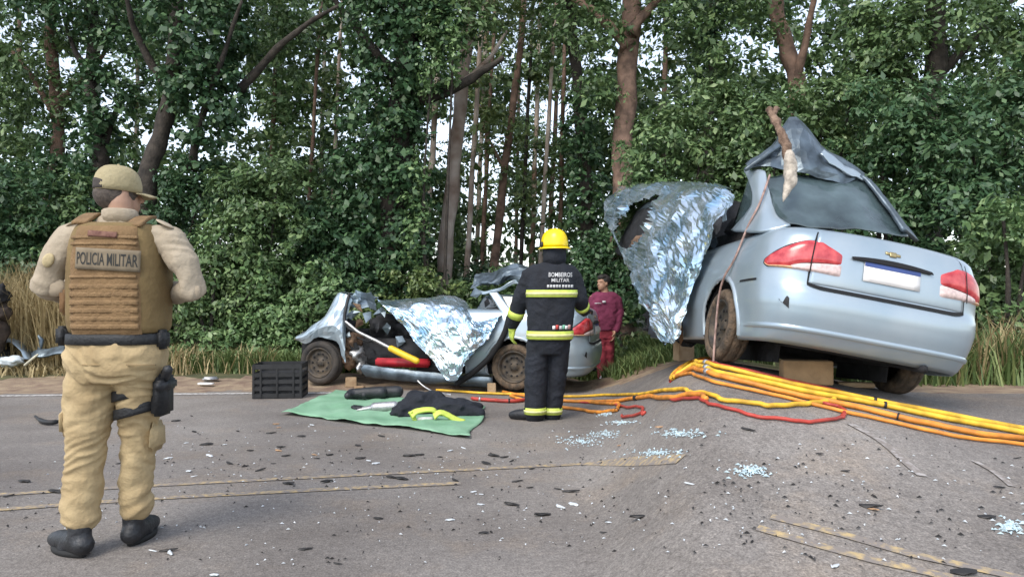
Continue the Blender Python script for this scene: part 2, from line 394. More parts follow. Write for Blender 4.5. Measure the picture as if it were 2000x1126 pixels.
tree('ivy_tree', 'leaning twin trunk tree wrapped in a thick column of ivy, right of officer\'s cap', G1, 13.0, [(300, 700), (288, 360), (318, 250), (338, 120), (342, -80)], (.18, .12), bark_dark,
     limbs=[[(372, 330), (392, 230), (430, 120), (470, 0)], [(468, 175), (540, 95), (600, 45), (660, 10)], [(330, 180), (275, 90), (250, 20), (240, -40)]],
     crown=[(560, 100, 70, 60, 1.5), (500, 30, 80, 50, 1.0), (400, -140, 260, 90)], ivy=[(375, 90, 66, 130), (432, 60, 50, 120), (400, 205, 62, 80), (385, 285, 36, 50), (445, 190, 34, 70)], leaf=leaf_mid, dens=270, gap=.25)
tree('ivy_tree', 'huge tree smothered in dark hanging vines behind the foil covered car', G1, 13.4, [(760, 690), (765, 480), (775, 300), (790, 120), (800, -80)], (.26, .18), bark_dark,
     limbs=[[(800, 200), (880, 175), (940, 140), (985, 110)], [(795, 90), (850, 30), (930, -20)], [(780, 160), (700, 60), (640, -20)]],
     crown=[(800, -150, 250, 90), (870, 20, 70, 60), (920, 60, 60, 45)], ivy=[(765, 110, 60, 130), (745, 260, 72, 110), (730, 390, 90, 110), (680, 500, 110, 90), (800, 330, 50, 120), (835, 90, 50, 110), (870, 60, 30, 90), (720, 40, 50, 70), (800, 520, 60, 90), (620, 450, 60, 60), (690, 330, 45, 50)], leaf=leaf_mid, dens=250, gap=.1)
tree('eucalyptus_tree', 'thick pale trunk, red brown at its foot, right of the vine covered tree', G2, 14.6, [(862, 690), (868, 520), (884, 350), (900, 190), (918, 20), (925, -90)], (.17, .115), bark_pale,
     limbs=[[(905, 160), (950, 120), (990, 60)]], crown=[(960, -60, 120, 80), (1000, 40, 50, 40, 1.0)], leaf=leaf_olive, dens=170, gap=.3)
tree('eucalyptus_tree', 'thin pale trunk between vine covered tree and thick pale trunk', G2, 16.5, [(826, 690), (832, 470), (846, 280), (855, 100), (860, -60)], (.085, .06), bark_pale, crown=[(850, -40, 90, 70)], leaf=leaf_olive, dens=150, gap=.3, thin=True)
tree('eucalyptus_tree', 'slim brown trunk leaning right, left of the yellow helmet', G2, 17, [(962, 690), (968, 500), (990, 300), (1012, 130), (1030, -60)], (.12, .07), bark_red, limbs=[[(985, 330), (950, 260), (935, 200)]], crown=[(1000, 300, 50, 60), (1040, 40, 90, 60), (960, 220, 40, 40)], leaf=leaf_olive, dens=150, gap=.35, thin=True)
tree('eucalyptus_tree', 'dark ivy clad trunk right of the yellow helmet', G2, 14.8, [(1160, 690), (1150, 480), (1140, 300), (1122, 100), (1110, -60)], (.15, .1), bark_dark, crown=[(1110, 40, 90, 70), (1090, -80, 160, 70)], ivy=[(1150, 420, 38, 130), (1135, 260, 34, 90), (1165, 560, 60, 60)], dens=230)
tree('forest_tree', 'thick reddish trunk rising behind the silver foil on the nearer wreck', G1, 13.2, [(1218, 690), (1215, 380), (1222, 200), (1232, 60), (1240, -80)], (.2, .17), bark_red,
     limbs=[[(1228, 90), (1160, 20), (1090, -20)], [(1232, 60), (1300, -20)]], crown=[(1150, 60, 75, 60), (1320, 60, 80, 75), (1200, -110, 200, 70), (1165, 190, 50, 70)], leaf=leaf_mid, dens=230, gap=.15)
tree('forest_tree', 'two trunks meeting in a V above the torn roof of nearer wreck', G1, 12.6, [(1560, 690), (1558, 300), (1555, 150), (1530, 70), (1512, -20), (1500, -90)], (.17, .12), bark_red,
     limbs=[[(1555, 165), (1575, 80), (1592, -10), (1600, -90)]], crown=[(1450, 60, 80, 70), (1560, -130, 260, 70), (1420, 160, 60, 60)], leaf=leaf_mid, dens=240, gap=.12)
tree('forest_tree', 'dark trunk with hanging ivy between reddish trunk and V shaped trunks', G2, 14.2, [(1385, 690), (1382, 300), (1392, 100), (1398, -80)], (.13, .1), bark_dark, crown=[(1380, 40, 80, 60), (1480, 10, 60, 50), (1400, -110, 160, 60)], ivy=[(1385, 120, 30, 90)], leaf=leaf_dark, dens=230, gap=.1)
tree('forest_tree', 'broad leafy tree filling the top right corner above the silver boot', G1, 11.5, [(1820, 690), (1815, 300), (1830, 100), (1835, -60)], (.2, .13), bark_dark,
     limbs=[[(1825, 200), (1740, 110), (1690, 60)], [(1828, 150), (1920, 60), (1980, 0)]], crown=[(1830, 70, 150, 90), (1960, 120, 110, 130), (1720, 150, 75, 55), (1880, -110, 250, 80), (1760, 30, 60, 50)], leaf=leaf_mid, dens=260, gap=.06)
for i, (x, dx, Y, rr, lab) in enumerate([(560, -12, 21, .09, 'leftmost thin far trunk behind the leafy shrubs'), (620, 10, 23, .10, 'far trunk left of the vine covered tree'), (520, 14, 19, .08, 'thin far trunk right of the ivy column'), (925, 18, 22, .09, 'far thin trunk just right of thick pale trunk'), (945, 6, 25, .08, 'palest far stem left of the leaning slim trunk'), (1035, 14, 21, .09, 'far straight trunk directly above the yellow helmet'), (1065, 22, 24, .1, 'far trunk right above the yellow helmet'), (890, 10, 27, .09, 'farthest stem behind the thick pale trunk'), (1005, 8, 28, .09, 'farthest stem beside the leaning slim trunk'), (730, 5, 24, .1, 'far stem seen above the vine covered tree'), (40, -4, 20, .1, 'far trunk at the left edge of the photo'), (260, 6, 22, .09, 'far trunk between the officer\'s cap and the ivy column'), (1290, 8, 20, .1, 'far stem right of thick reddish trunk'), (1640, 10, 20, .1, 'far stem in the sky gap right of V shaped trunks')]):
    crowns = [(x + dx * 1.5 + random.uniform(-30, 30), random.uniform(40, 330), random.uniform(35, 65), random.uniform(35, 60)) for _ in range(4)] + [(x + dx * 2, -70, 110, 70)]
    tree('slender_tree', lab, G2, Y, [(x, 660), (x + dx * .5, 420), (x + dx, 200), (x + dx * 1.6, -40)], (rr, rr * .6), bark_pale if i % 2 else bark_red, crown=crowns, leaf=[leaf_olive, leaf_mid, leaf_light][i % 3], leaf_size=.15, dens=75, gap=.3, thin=True)
for i, (x, dx, Y, rr, lab) in enumerate([(905, 26, 16.2, .07, 'slim pale stem right beside the thick pale trunk'), (935, 22, 18, .06, 'slim stem between thick pale trunk and leaning slim trunk'), (1012, 20, 18.5, .06, 'slim stem just right of the leaning slim trunk'), (1048, 26, 17.5, .065, 'slim stem above and left of the yellow helmet'), (1090, 10, 19, .07, 'slim stem right of the yellow helmet'), (800, 8, 18, .06, 'slim stem left of the thick pale trunk'), (640, 18, 18, .06, 'slim stem left of the hanging vines'), (590, 24, 17, .055, 'slim leaning stem above the crushed bonnet')]):
    tree('slender_tree', lab, G2, Y, [(x, 660), (x + dx * .5, 420), (x + dx, 200), (x + dx * 1.6, -40)], (rr, rr * .7), [bark_pale, bark_red, bark_dark][i % 3], crown=[(x + dx + random.uniform(-30, 30), random.uniform(60, 420), 34, 34) for _ in range(3)], leaf=[leaf_olive, leaf_mid][i % 2], leaf_size=.13, dens=80, gap=.3, thin=True)
def shrub(label, Y, ells, leaf, size=.082, dens=640, group='shrubs along the edge of the wood', stems=5, gap=.04, shift=0.0, aspect=.5):
    x0 = sum(e[0] for e in ells) / len(ells); base = on_ground(x0, Y); root = empty('shrub', base); tag(root, label, 'shrub', group)
    m = MB()
    for e in ells[:stems]:
        top = px(e[0], e[1], Y); b = base + np.array([random.uniform(-.2, .2), random.uniform(-.1, .1), 0])
        m.tube(catmull([b, (b + top) / 2 + np.array([random.uniform(-.15, .15), 0, .15]), top], 4), [.03] * 5 + [.02] * 4, 5)
    m.build('stem', bark_dark, root)
    P, Nn = clumps([ell(*e[:4], Y + (e[4] if len(e) > 4 else 0)) for e in ells], dens, size, gap=gap, cl=.26)
    P[:, 2] = np.maximum(P[:, 2], tz(P[:, 0], P[:, 1]) + .02)
    leaf_obj('foliage', P, Nn, size, leaf, root, aspect=aspect, tint_shift=shift)
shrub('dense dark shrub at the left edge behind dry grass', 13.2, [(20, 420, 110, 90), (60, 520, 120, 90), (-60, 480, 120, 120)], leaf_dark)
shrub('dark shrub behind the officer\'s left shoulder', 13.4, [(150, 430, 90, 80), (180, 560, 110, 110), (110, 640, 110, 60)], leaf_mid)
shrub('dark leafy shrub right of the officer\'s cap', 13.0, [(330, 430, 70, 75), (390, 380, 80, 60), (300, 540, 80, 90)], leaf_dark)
shrub('lighter green shrub beside the officer\'s right elbow', 12.3, [(410, 560, 85, 90), (460, 500, 75, 80), (380, 650, 90, 50), (470, 620, 80, 60)], leaf_mid, shift=.12)
shrub('tall bluish green shrub between officer and crushed bonnet', 12.6, [(520, 480, 90, 110), (560, 580, 90, 90), (480, 400, 80, 70), (540, 370, 60, 60)], leaf_mid)
shrub('low pale green shrub above the crushed bonnet', 12.0, [(560, 620, 70, 60), (630, 580, 60, 60), (510, 660, 60, 40)], leaf_light)
shrub('dark shrub beside the vine covered tree', 13.0, [(640, 500, 80, 90), (720, 560, 80, 70), (690, 620, 90, 60)], leaf_dark)
shrub('green creeper mound between foil and thick pale trunk', 12.6, [(800, 580, 60, 60), (850, 620, 60, 60), (770, 640, 60, 50)], leaf_olive)
shrub('low green shrub behind the torn roof of the far wreck', 13.5, [(930, 600, 60, 50), (1000, 590, 60, 60), (1050, 620, 60, 50), (890, 600, 40, 45)], leaf_mid)
shrub('dark shrub behind the man in maroon', 13.0, [(1120, 560, 60, 80), (1190, 590, 60, 80), (1240, 560, 50, 80), (1200, 500, 55, 60)], leaf_dark)
shrub('low green shrub right of the man in maroon', 12.0, [(1225, 650, 35, 50), (1262, 690, 45, 30)], leaf_mid, dens=260)
shrub('leafy shrub over the silver foil of the nearer wreck', 11.0, [(1300, 300, 85, 80), (1380, 250, 80, 80), (1330, 400, 100, 70), (1270, 430, 60, 60)], leaf_mid, shift=.1)
shrub('tall shrub left of the torn roof of the nearer wreck', 10.8, [(1440, 270, 70, 80), (1470, 360, 80, 70), (1420, 420, 80, 60), (1520, 240, 60, 60)], leaf_mid)
shrub('round shrub directly behind the torn roof', 11.2, [(1600, 230, 80, 75), (1640, 320, 80, 70), (1560, 330, 60, 80), (1660, 210, 60, 50)], leaf_mid, shift=.08)
shrub('large dense shrub above the boot lid of the nearer wreck', 10.4, [(1720, 260, 90, 90), (1780, 340, 90, 90), (1730, 430, 90, 60), (1820, 240, 80, 80)], leaf_dark, shift=.15)
shrub('deep green shrub at the right edge, upper', 9.8, [(1900, 300, 100, 110), (1980, 220, 90, 90), (1860, 430, 90, 90), (2010, 400, 90, 90)], leaf_dark, shift=.1)
shrub('deep green shrub at the right edge, lower, behind right tail lamp', 8.8, [(1930, 520, 80, 90), (2000, 560, 80, 90), (1900, 600, 60, 60), (2060, 480, 80, 90)], leaf_mid)
shrub('drooping pale green shrub hanging over the dry grass at right edge', 8.2, [(1960, 430, 50, 50), (2010, 480, 50, 60)], leaf_light, size=.07)

def far_wood():
    """leafage far behind the trees that reads as one mass, with gaps"""
    PP = []; NN = []
    for (n, Ya, Yb, xr, yr) in ((520, 16.5, 23, (-150, 2150), (-40, 560)), (260, 18, 25, (-150, 900), (330, 600)), (300, 16, 22, (1120, 2150), (150, 620)), (45, 20, 28, (880, 1120), (300, 600))):
        e = []
        for _ in range(n):
            Y = random.uniform(Ya, Yb); x = random.uniform(*xr); y = random.uniform(*yr)
            if 895 < x < 1090 and n == 520 and random.random() < .85: continue
            e.append((px(x, y, Y), (random.uniform(.35, .8), random.uniform(.35, .7), random.uniform(.25, .6))))
        P, Nn = clumps(e, 42, .2, cl=.34, gap=.2); PP.append(P); NN.append(Nn)
    o = leaf_obj('far_wood', np.concatenate(PP), np.concatenate(NN), .19, leaf_mid); tag(o, 'mass of leaves deep in the wood behind the trunks', 'foliage', kind='stuff')
far_wood()
def grass(name, label, n, xr, yr, h, mat, lean=.35, w=.006, dens_fn=None):
    """upright curved blades"""
    X = rng.uniform(*xr, n); Y = rng.uniform(*yr, n)
    if dens_fn is not None:
        k = rng.random(n) < dens_fn(X, Y); X = X[k]; Y = Y[k]; n = len(X)
    Z = tz(X, Y) - .01; hh = h * rng.uniform(.35, 1.2, n); a = rng.uniform(0, 2 * math.pi, n)
    d = np.stack([np.cos(a), np.sin(a), np.zeros(n)], 1); s = np.stack([-np.sin(a), np.cos(a), np.zeros(n)], 1) * (w * rng.uniform(.7, 1.8, n))[:, None]
    ln = (lean * hh * rng.uniform(.2, 1.6, n))[:, None]; up = np.array([0, 0, 1.0]); B = np.stack([X, Y, Z], 1); H = hh[:, None]
    V = np.stack([B - s, B + s, B + up * H * .6 + d * ln * .35 + s * .8, B + up * H * .6 + d * ln * .35 - s * .8, B + up * H * .95 + d * ln], 1)
    me = bpy.data.meshes.new(name); me.vertices.add(n * 5); me.vertices.foreach_set('co', V.reshape(-1))
    base = np.arange(n) * 5
    li = np.stack([base, base + 1, base + 2, base + 3, base + 3, base + 2, base + 4], 1).astype(np.int32).reshape(-1)
    me.loops.add(n * 7); me.loops.foreach_set('vertex_index', li)
    st = np.stack([np.arange(n) * 7, np.arange(n) * 7 + 4], 1).reshape(-1).astype(np.int32); tot = np.tile(np.array([4, 3], np.int32), n)
    me.polygons.add(n * 2); me.polygons.foreach_set('loop_start', st); me.polygons.foreach_set('loop_total', tot)
    at_ = me.attributes.new('tint', 'FLOAT', 'FACE'); at_.data.foreach_set('value', np.repeat(rng.beta(2, 2.2, n), 2).astype(np.float32))
    me.update(); me.validate(); o = link(name, me, mat); tag(o, label, 'grass', kind='stuff'); return o
nz2 = lambda X, Y, s: np.sin(X * s + 1.3) * np.sin(Y * s * 1.3 + X * s * .6) * .5 + .5
grass('dry_grass', 'tall dry straw coloured grass at the left verge', 9000, (-9.5, -6.0), (11.0, 12.6), 1.55, grass_dry, lean=.55, w=.007, dens_fn=lambda X, Y: .3 + .7 * nz2(X, Y, 2.1))
grass('dry_grass', 'short dry grass along the soil verge', 5000, (-9.5, -5.0), (10.3, 11.9), .2, grass_dry, lean=.9, w=.008, dens_fn=lambda X, Y: nz2(X, Y, 2.7) ** 2 * smoothstep(10.2, 11, Y))
grass('verge_grass', 'green and straw grass below the shrubs', 16000, (-6.5, -2.2), (11.0, 12.4), .34, grass_green, lean=.7, w=.009, dens_fn=lambda X, Y: .15 + nz2(X, Y, 1.7))
grass('verge_grass', 'green grass behind the wrecked cars', 12000, (-2.6, 3.4), (11.2, 12.8), .3, grass_green, lean=.7, w=.009)
grass('dry_grass', 'straw and green grass at the right verge', 12000, (3.3, 6.8), (7.0, 9.0), .5, grass_green, lean=.6, w=.007, dens_fn=lambda X, Y: smoothstep(6.9, 7.6, Y))
grass('dry_grass', 'pale straw stalks at the right edge', 900, (4.2, 6.8), (7.2, 8.4), .7, grass_dry, lean=.5, w=.006)

grass('verge_grass', 'grass on the bank between the man in maroon and the near wreck', 9000, (1.3, 3.4), (9.2, 12), .22, grass_green, lean=.8, w=.007, dens_fn=lambda X, Y: smoothstep(9.2, 10.2, Y))
shrub('low shrubs under the belly of the near wreck, beyond it', 10.2, [(1290, 560, 60, 60), (1350, 600, 60, 60), (1420, 620, 70, 60)], leaf_dark)
shrub('dark undergrowth behind the tail of the near wreck', 10.0, [(1820, 560, 70, 80), (1760, 640, 80, 60), (1880, 660, 70, 50)], leaf_dark)
shrub('green bush below the V shaped trunks behind the near wreck', 11.4, [(1500, 480, 80, 90), (1600, 520, 90, 90), (1560, 620, 90, 80)], leaf_mid)
shrub('tall green bush left of the broad tree at top right', 11.6, [(1690, 160, 60, 60), (1700, 60, 40, 50), (1740, 120, 60, 70)], leaf_mid, shift=.05)

grass('dry_grass', 'yellowish dry grass right of the officer below the light shrub', 1400, (-6.0, -3.6), (10.8, 11.6), .42, grass_dry, lean=.8, w=.007, dens_fn=lambda X, Y: nz2(X, Y, 2.3))

shrub('fresh green undergrowth spilling over the verge behind the crushed bonnet', 11.7, [(470, 690, 60, 30), (540, 680, 60, 40), (400, 680, 50, 35)], leaf_light, size=.075)
shrub('low weeds right behind the far wreck', 11.9, [(620, 660, 50, 40), (700, 650, 60, 50), (780, 660, 60, 40)], leaf_olive, size=.075)
shrub('pale green sprays among the dark shrubs right of the officer', 12.0, [(430, 470, 35, 40), (500, 560, 40, 40), (380, 590, 35, 40)], leaf_light, size=.085, dens=260, gap=.2)
shrub('hanging pale vines on the right of the vine covered tree', 12.9, [(845, 120, 22, 90), (885, 90, 18, 80), (815, 420, 24, 120)], leaf_light, size=.085, dens=300)
shrub('weeds at the foot of the right hand shrubs', 8.0, [(1960, 640, 45, 40), (2020, 620, 45, 50)], leaf_light, size=.06)

shrub('dark ferny undergrowth between the thick pale trunk and the torn roof', 15.5, [(900, 590, 60, 40), (960, 560, 60, 40), (1030, 580, 60, 45)], leaf_dark)
# ------------------------------------------------------------------ wrecked cars
m_paint = pm('silver_blue_paint', (0.30, 0.38, 0.44), 0.30, 0.4, scale=2.2, col2=(0.40, 0.46, 0.50), bump=0.035, bscale=7, spec=0.6, detail=9)
m_paint.node_tree.nodes['Principled BSDF'].inputs['Coat Weight'].default_value = 0.35
m_dull = pm('torn_grey_sheet', (0.11, 0.14, 0.165), 0.36, 0.55, var=0.5, scale=6, bump=0.3, bscale=12)
m_black = pm('black_plastic', (0.012, 0.012, 0.013), 0.6, var=0.4, scale=12)
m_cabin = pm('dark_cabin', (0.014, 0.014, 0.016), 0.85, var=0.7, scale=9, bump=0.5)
m_gap = pm('panel_gap', (0.006, 0.006, 0.007), 0.9)
m_tyre = pm('dusty_tyre', (0.022, 0.02, 0.019), 0.85, scale=7, col2=(0.06, 0.048, 0.038), bump=0.4, bscale=60)
m_rim = pm('dirty_steel_rim', (0.03, 0.028, 0.026), 0.6, 0.3, scale=14, col2=(0.10, 0.075, 0.05), bump=0.3)
m_mud = pm('muddy_tread', (0.05, 0.04, 0.03), 0.95, scale=14, col2=(0.16, 0.11, 0.07), bump=0.8, bscale=60)
m_red = pm('red_lens', (0.36, 0.02, 0.03), 0.16, scale=16, col2=(0.62, 0.09, 0.09), spec=0.7)
m_lens = pm('clear_lens', (0.60, 0.46, 0.43), 0.2, var=0.2, scale=40, spec=0.7)
m_amber = pm('amber_lens', (0.6, 0.35, 0.2), 0.2, var=0.2, scale=40)
m_plate = pm('plate_white', (0.82, 0.8, 0.78), 0.5, var=0.05, scale=9)
m_plateb = pm('plate_blue', (0.04, 0.07, 0.22), 0.5, var=0.15)
m_gold = pm('emblem_gold', (0.45, 0.36, 0.18), 0.35, 0.6, var=0.2)
m_glass = pm('cracked_dark_glass', (0.012, 0.02, 0.022), 0.07, 0.0, scale=2.4, col2=(0.09, 0.13, 0.14), spec=1.0, bump=0.5, bscale=5, detail=8)  # paler noise tone paints a bluish reflection into the glass
m_foil = pm('foil', (0.40, 0.60, 0.76), 0.16, 0.88, scale=4, col2=(0.86, 0.92, 0.95), bump=0.25, bscale=14)
m_trim = pm('inner_red_sill', (0.42, 0.02, 0.03), 0.5, var=0.3)
m_yel = pm('yellow_sleeve', (0.72, 0.46, 0.02), 0.5, var=0.15)
m_pipe = pm('bare_metal', (0.42, 0.42, 0.42), 0.35, 0.7, var=0.3, scale=20)
m_rust = pm('rusty_part', (0.10, 0.055, 0.035), 0.8, scale=12, col2=(0.24, 0.15, 0.09), bump=0.8, bscale=40)
m_cloth_in = pm('seat_cloth', (0.03, 0.032, 0.04), 0.9, var=0.5, scale=20, bump=0.4)
def fbm(p, s, seed=0, o=3):
    v = Vector((p[0] * s + seed, p[1] * s - seed * 1.7, p[2] * s + seed * .6)); t = 0; a = 1
    for _ in range(o): t += a * mnoise.noise(v); v = v * 2.03; a *= .5
    return t
def ridge(p, s, seed=0):
    v = Vector((p[0] * s + seed, p[1] * s - seed, p[2] * s + 2 * seed)); t = 0; a = 1
    for _ in range(4): t += a * (1 - 2 * abs(mnoise.noise(v))); v = v * 2.1 + Vector((3, 1, 2)); a *= .55
    return t
PW = 4.2; XK = -0.30
def Wz(z): return float(np.interp(z, [.14, .20, .30, .45, .6, .72, .85, .93, .97], [.715, .745, .765, .795, .80, .795, .775, .745, .71]))
def Rz(z): return float(np.interp(z, [.14, .19, .26, .36, .46, .555, .575, .70, .85, .93, .97], [-.80, -.875, -.925, -.955, -.965, -.95, -.925, -.92, -.905, -.885, -.85]))
def plan(th, z, inset=0):
    c, s_ = max(math.cos(th), 0), max(math.sin(th), 0)
    return np.array([XK - (XK - Rz(z) - inset) * s_ ** (2 / PW), (Wz(z) - inset) * c ** (2 / PW), z])
_th = np.linspace(math.pi / 2, 0, 1500); _p = np.array([plan(t, .7)[:2] for t in _th]); _q = np.concatenate([[0], np.cumsum(np.linalg.norm(np.diff(_p, axis=0), axis=1))])
QK = _q[-1]                                            # arc length from the middle of the tail to where the straight flank begins
def S(q, z, off=0.0, inset=0.0):
    """point of the body skin: q runs from the middle of the tail round the left corner and forward along the flank (negative: right side)"""
    sg = -1 if q < 0 else 1; a = abs(q)
    if a <= QK: p = plan(float(np.interp(a, _q, _th)), z, inset)
    else: p = np.array([XK + (a - QK), Wz(z) - inset, z])
    if off:
        e = 1e-3; p1 = S(a + e, z, 0, inset); p1[1] *= 1; p2 = S(a, z + e, 0, inset); n = np.cross(p2 - p, p1 - p); n /= np.linalg.norm(n) + 1e-9
        if n[0] * (p[0] - 0.6) + n[1] * p[1] < 0: n = -n
        p = p + n * off
    return np.array([p[0], p[1] * sg, p[2]])
def q_of_x(x): return QK + (x - XK) if x > XK else float(np.interp(-x, -_p[:, 0][::-1], _q[::-1]))
def q_of_y(y): return float(np.interp(y, _p[:, 1], _q))
def patch(mb, q0, q1, zlo, zhi, off, nu=24, nv=8, bulge=True, sgn=1, base=-.004):
    """raised piece that follows the skin between two heights"""
    def fn(u, v):
        q = lerp(q0, q1, u); z = lerp(zlo(u), zhi(u), v)
        k = (1 - abs(2 * u - 1) ** 8) * (1 - abs(2 * v - 1) ** 6) if bulge else 1
        return S(sgn * q, z, lerp(base, off, k))
    return mb.grid(fn, nu, nv)
def lathe(prof, n=36):
    V = []; Fc = []; m = len(prof)
    for i in range(n):
        a = 2 * math.pi * i / n
        for (r, y) in prof: V.append((r * math.cos(a), y, r * math.sin(a)))
    for i in range(n):
        for j in range(m - 1): Fc.append((i * m + j, i * m + j + 1, ((i + 1) % n) * m + j + 1, ((i + 1) % n) * m + j))
    return V, Fc
def wheel(root, c, side=1, muddy=False, tilt=0.0, steer=0.0):
    """tyre with grooved tread and a steel rim with holes, centred at c in car space"""
    M = Matrix.Translation(c) @ Matrix.Rotation(steer, 4, 'Z') @ Matrix.Rotation(tilt, 4, 'X')
    e = bpy.data.objects.new('wheel', None); C.objects.link(e); e.parent = root; e.matrix_basis = M; e.empty_display_size = .1
    pr = [(.195, .06), (.20, .082), (.235, .09), (.262, .085), (.278, .068), (.283, .045), (.279, .042), (.279, .034), (.285, .03), (.285, -.03), (.279, -.034), (.279, -.042), (.283, -.045), (.278, -.068), (.262, -.085), (.235, -.09), (.20, -.082), (.195, -.06), (.195, .06)]
    V, Fc = lathe(pr, 44); MB().add(V, Fc).build('tyre', m_mud if muddy else m_tyre, e, ws=False)
    s_ = side
    pr = [(.0, .045 * s_), (.03, .047 * s_), (.045, .04 * s_), (.06, .022 * s_), (.10, .03 * s_), (.135, .042 * s_), (.155, .03 * s_), (.165, .045 * s_), (.18, .078 * s_), (.198, .08 * s_), (.197, .0)]
    V, Fc = lathe(pr, 40); m = MB().add(V, Fc)
    m.build('rim', m_rim, e, ws=False)
    m = MB()
    for k in range(10):
        a = 2 * math.pi * k / 10; m.ball((.12 * math.cos(a), .036 * s_, .12 * math.sin(a)), (.017, .005, .017), n=8)
    for k in range(4):
        a = 2 * math.pi * (k + .5) / 4; m.ball((.05 * math.cos(a), .038 * s_, .05 * math.sin(a)), (.009, .009, .009), n=6)
    m.build('vent_holes', m_gap, e, ws=False)['kind'] = 'stuff'
    return e
AR, ACZ = .345, .29
def rear_body(root, x_front):
    """quarter panels, bumper, boot lid, lamps, plate: the undamaged tail, shared by both wrecks"""
    qm = q_of_x(x_front); nq = int(2 * qm / .024); zs = [.17, .2, .23, .26] + list(np.arange(.30, .94, .03)) + [.95]
    tops = [(.015, .965), (.045, .982), (.10, .99)]
    V = []; Fc = []
    for z in zs:
        for i in range(nq + 1):
            q = lerp(-qm, qm, i / nq); V.append(S(q, z))
    for (ins, z) in tops:
        for i in range(nq + 1):
            q = lerp(-qm, qm, i / nq); p = S(q, .95, 0, ins); p[2] = z; V.append(p)
    nr = len(zs) + len(tops)
    V = np.array(V)
    for v in V:
        r = math.hypot(v[0], v[2] - ACZ)
        if abs(v[1]) > .6 and abs(r - AR) < .026: k = AR / r; v[0] *= k; v[2] = ACZ + (v[2] - ACZ) * k
    for j in range(nr - 1):
        for i in range(nq):
            a = j * (nq + 1) + i; f = (a, a + 1, a + nq + 2, a + nq + 1); c = V[list(f)].mean(0)
            if abs(c[1]) > .6 and math.hypot(c[0], c[2] - ACZ) < AR - .004: continue
            Fc.append(f[::-1])
    MB().add(V, Fc).build('body_shell', m_paint, root, ws=False, thick=.012)
    # wheel arch lips and wells
    for s_ in (1, -1):
        m = MB(); m.grid(lambda u, v: (lambda a, r: np.array([r * math.cos(a), s_ * (Wz(min(.93, max(.16, ACZ + r * math.sin(a)))) + .014 * (1 - abs(2 * v - 1) ** 3)), ACZ + r * math.sin(a)]))(lerp(R(-14), R(194), u), lerp(AR - .004, AR + .035, v)), 36, 5)
        m.build('arch_lip', m_paint, root, ws=False)
        m = MB(); m.grid(lambda u, v: (lambda a: np.array([(AR + .004) * math.cos(a), s_ * lerp(.76, .42, v), ACZ + (AR + .004) * math.sin(a)]))(lerp(R(-8), R(188), u)), 24, 3)
        m.box((0, s_ * .42, .36), (.7, .01, .6)); m.build('wheel_well', m_cabin, root, ws=False)
    # boot lid: tail face then deck
    LQ = .545
    rows = [(z, None) for z in (.578, .6, .65, .7, .75, .8, .85, .9, .94)]
    def lidrow(k, u):
        q = lerp(-LQ, LQ, u)
        if k < len(rows): return S(q, rows[k][0], .007 if 0 < k else .002)
        kk = k - len(rows); x_add, z = [(.02, .972), (.06, .992), (.14, 1.006), (.30, 1.018), (.48, 1.026), (.60, 1.03)][kk]
        p = S(q, .94, .006); b = p[1] / .6; return np.array([p[0] + x_add, p[1] * (1 - .02 * kk), z - .02 * b * b])
    m = MB(); m.grid(lambda u, v: lidrow(round(v * 14), 1 - u), 40, 14); lid = m.build('boot_lid', m_paint, root, ws=False, thick=.006)
    # gaps round the lid, bumper seam
    m = MB(); patch(m, -LQ - .012, LQ + .012, lambda u: .550 + .02 * abs(2 * u - 1) ** 12, lambda u: .577 + .02 * abs(2 * u - 1) ** 12, .004, 60, 1, False)
    m.build('boot_seam', m_gap, root, ws=False)
    for s_ in (1, -1):
        m = MB(); patch(m, s_ * (LQ + .002), s_ * (LQ + .012), lambda u: .578, lambda u: .948, .0035, 1, 14, False); m.build('boot_seam', m_gap, root, ws=False)
    # bumper ledge that catches light, lower lip, flank seam
    m = MB(); patch(m, -1.15, 1.15, lambda u: .255, lambda u: .30, .012, 70, 4); m.build('bumper_ledge', m_paint, root, ws=False)
    for s_ in (1, -1):
        m = MB(); patch(m, s_ * q_of_x(-.62), s_ * q_of_x(-.36), lambda u: .585, lambda u: .6, .004, 14, 1, False); m.build('bumper_seam', m_gap, root, ws=False)
    for s_ in (1, -1):
        qa, qb = q_of_y(.335), q_of_x(-.66)
        top = lambda u: .885 - .165 * max(0, u - .45) ** 1.4 / .55 ** 1.4 - .075 * max(0, .3 - u) / .3
        bot = lambda u: .655 + .03 * u + .03 * max(0, u - .9) / .1
        m = MB(); patch(m, qa - .008, qb + .012, lambda u: bot(u) - .012, lambda u: top(u) + .008, .010, 34, 8, True, s_); lamp = m.build('tail_lamp', m_black, root, ws=False)
        mid = lambda u: bot(u) + .085 * max(0, 1 - u / .62) ** .6 * (1 if u < .62 else 0)
        m = MB(); patch(m, qa, qb, lambda u: mid(u) - .002, top, .022, 40, 8, True, s_); m.build('red_lens', m_red, lamp, ws=False)
        m = MB(); patch(m, qa + .004, lerp(qa, qb, .64), lambda u: bot(u * .64) - .004, lambda u: mid(u * .64) + .012, .0225, 30, 6, True, s_); m.build('clear_lens', m_lens, lamp, ws=False)
        m = MB(); patch(m, lerp(qa, qb, .55), qb - .01, lambda u: bot(.55 + .45 * u) - .006, lambda u: bot(.55 + .45 * u) + .022 * (1 - u), .021, 20, 3, True, s_); m.build('amber_strip', m_amber, lamp, ws=False)
        m = MB(); patch(m, LQ + .002, LQ + .010, lambda u: bot(.5) - .02, lambda u: top(.5) + .02, .026, 1, 12, False, s_); m.build('lamp_joint', m_gap, lamp, ws=False)
    # number plate under its ledge, emblem
    def flat(u, v, y0, y1, z0, z1, off): y = lerp(y1, y0, u); z = lerp(z0, z1, v); p = S(q_of_y(abs(y)) * (1 if y >= 0 else -1), z, .007 + off); return p
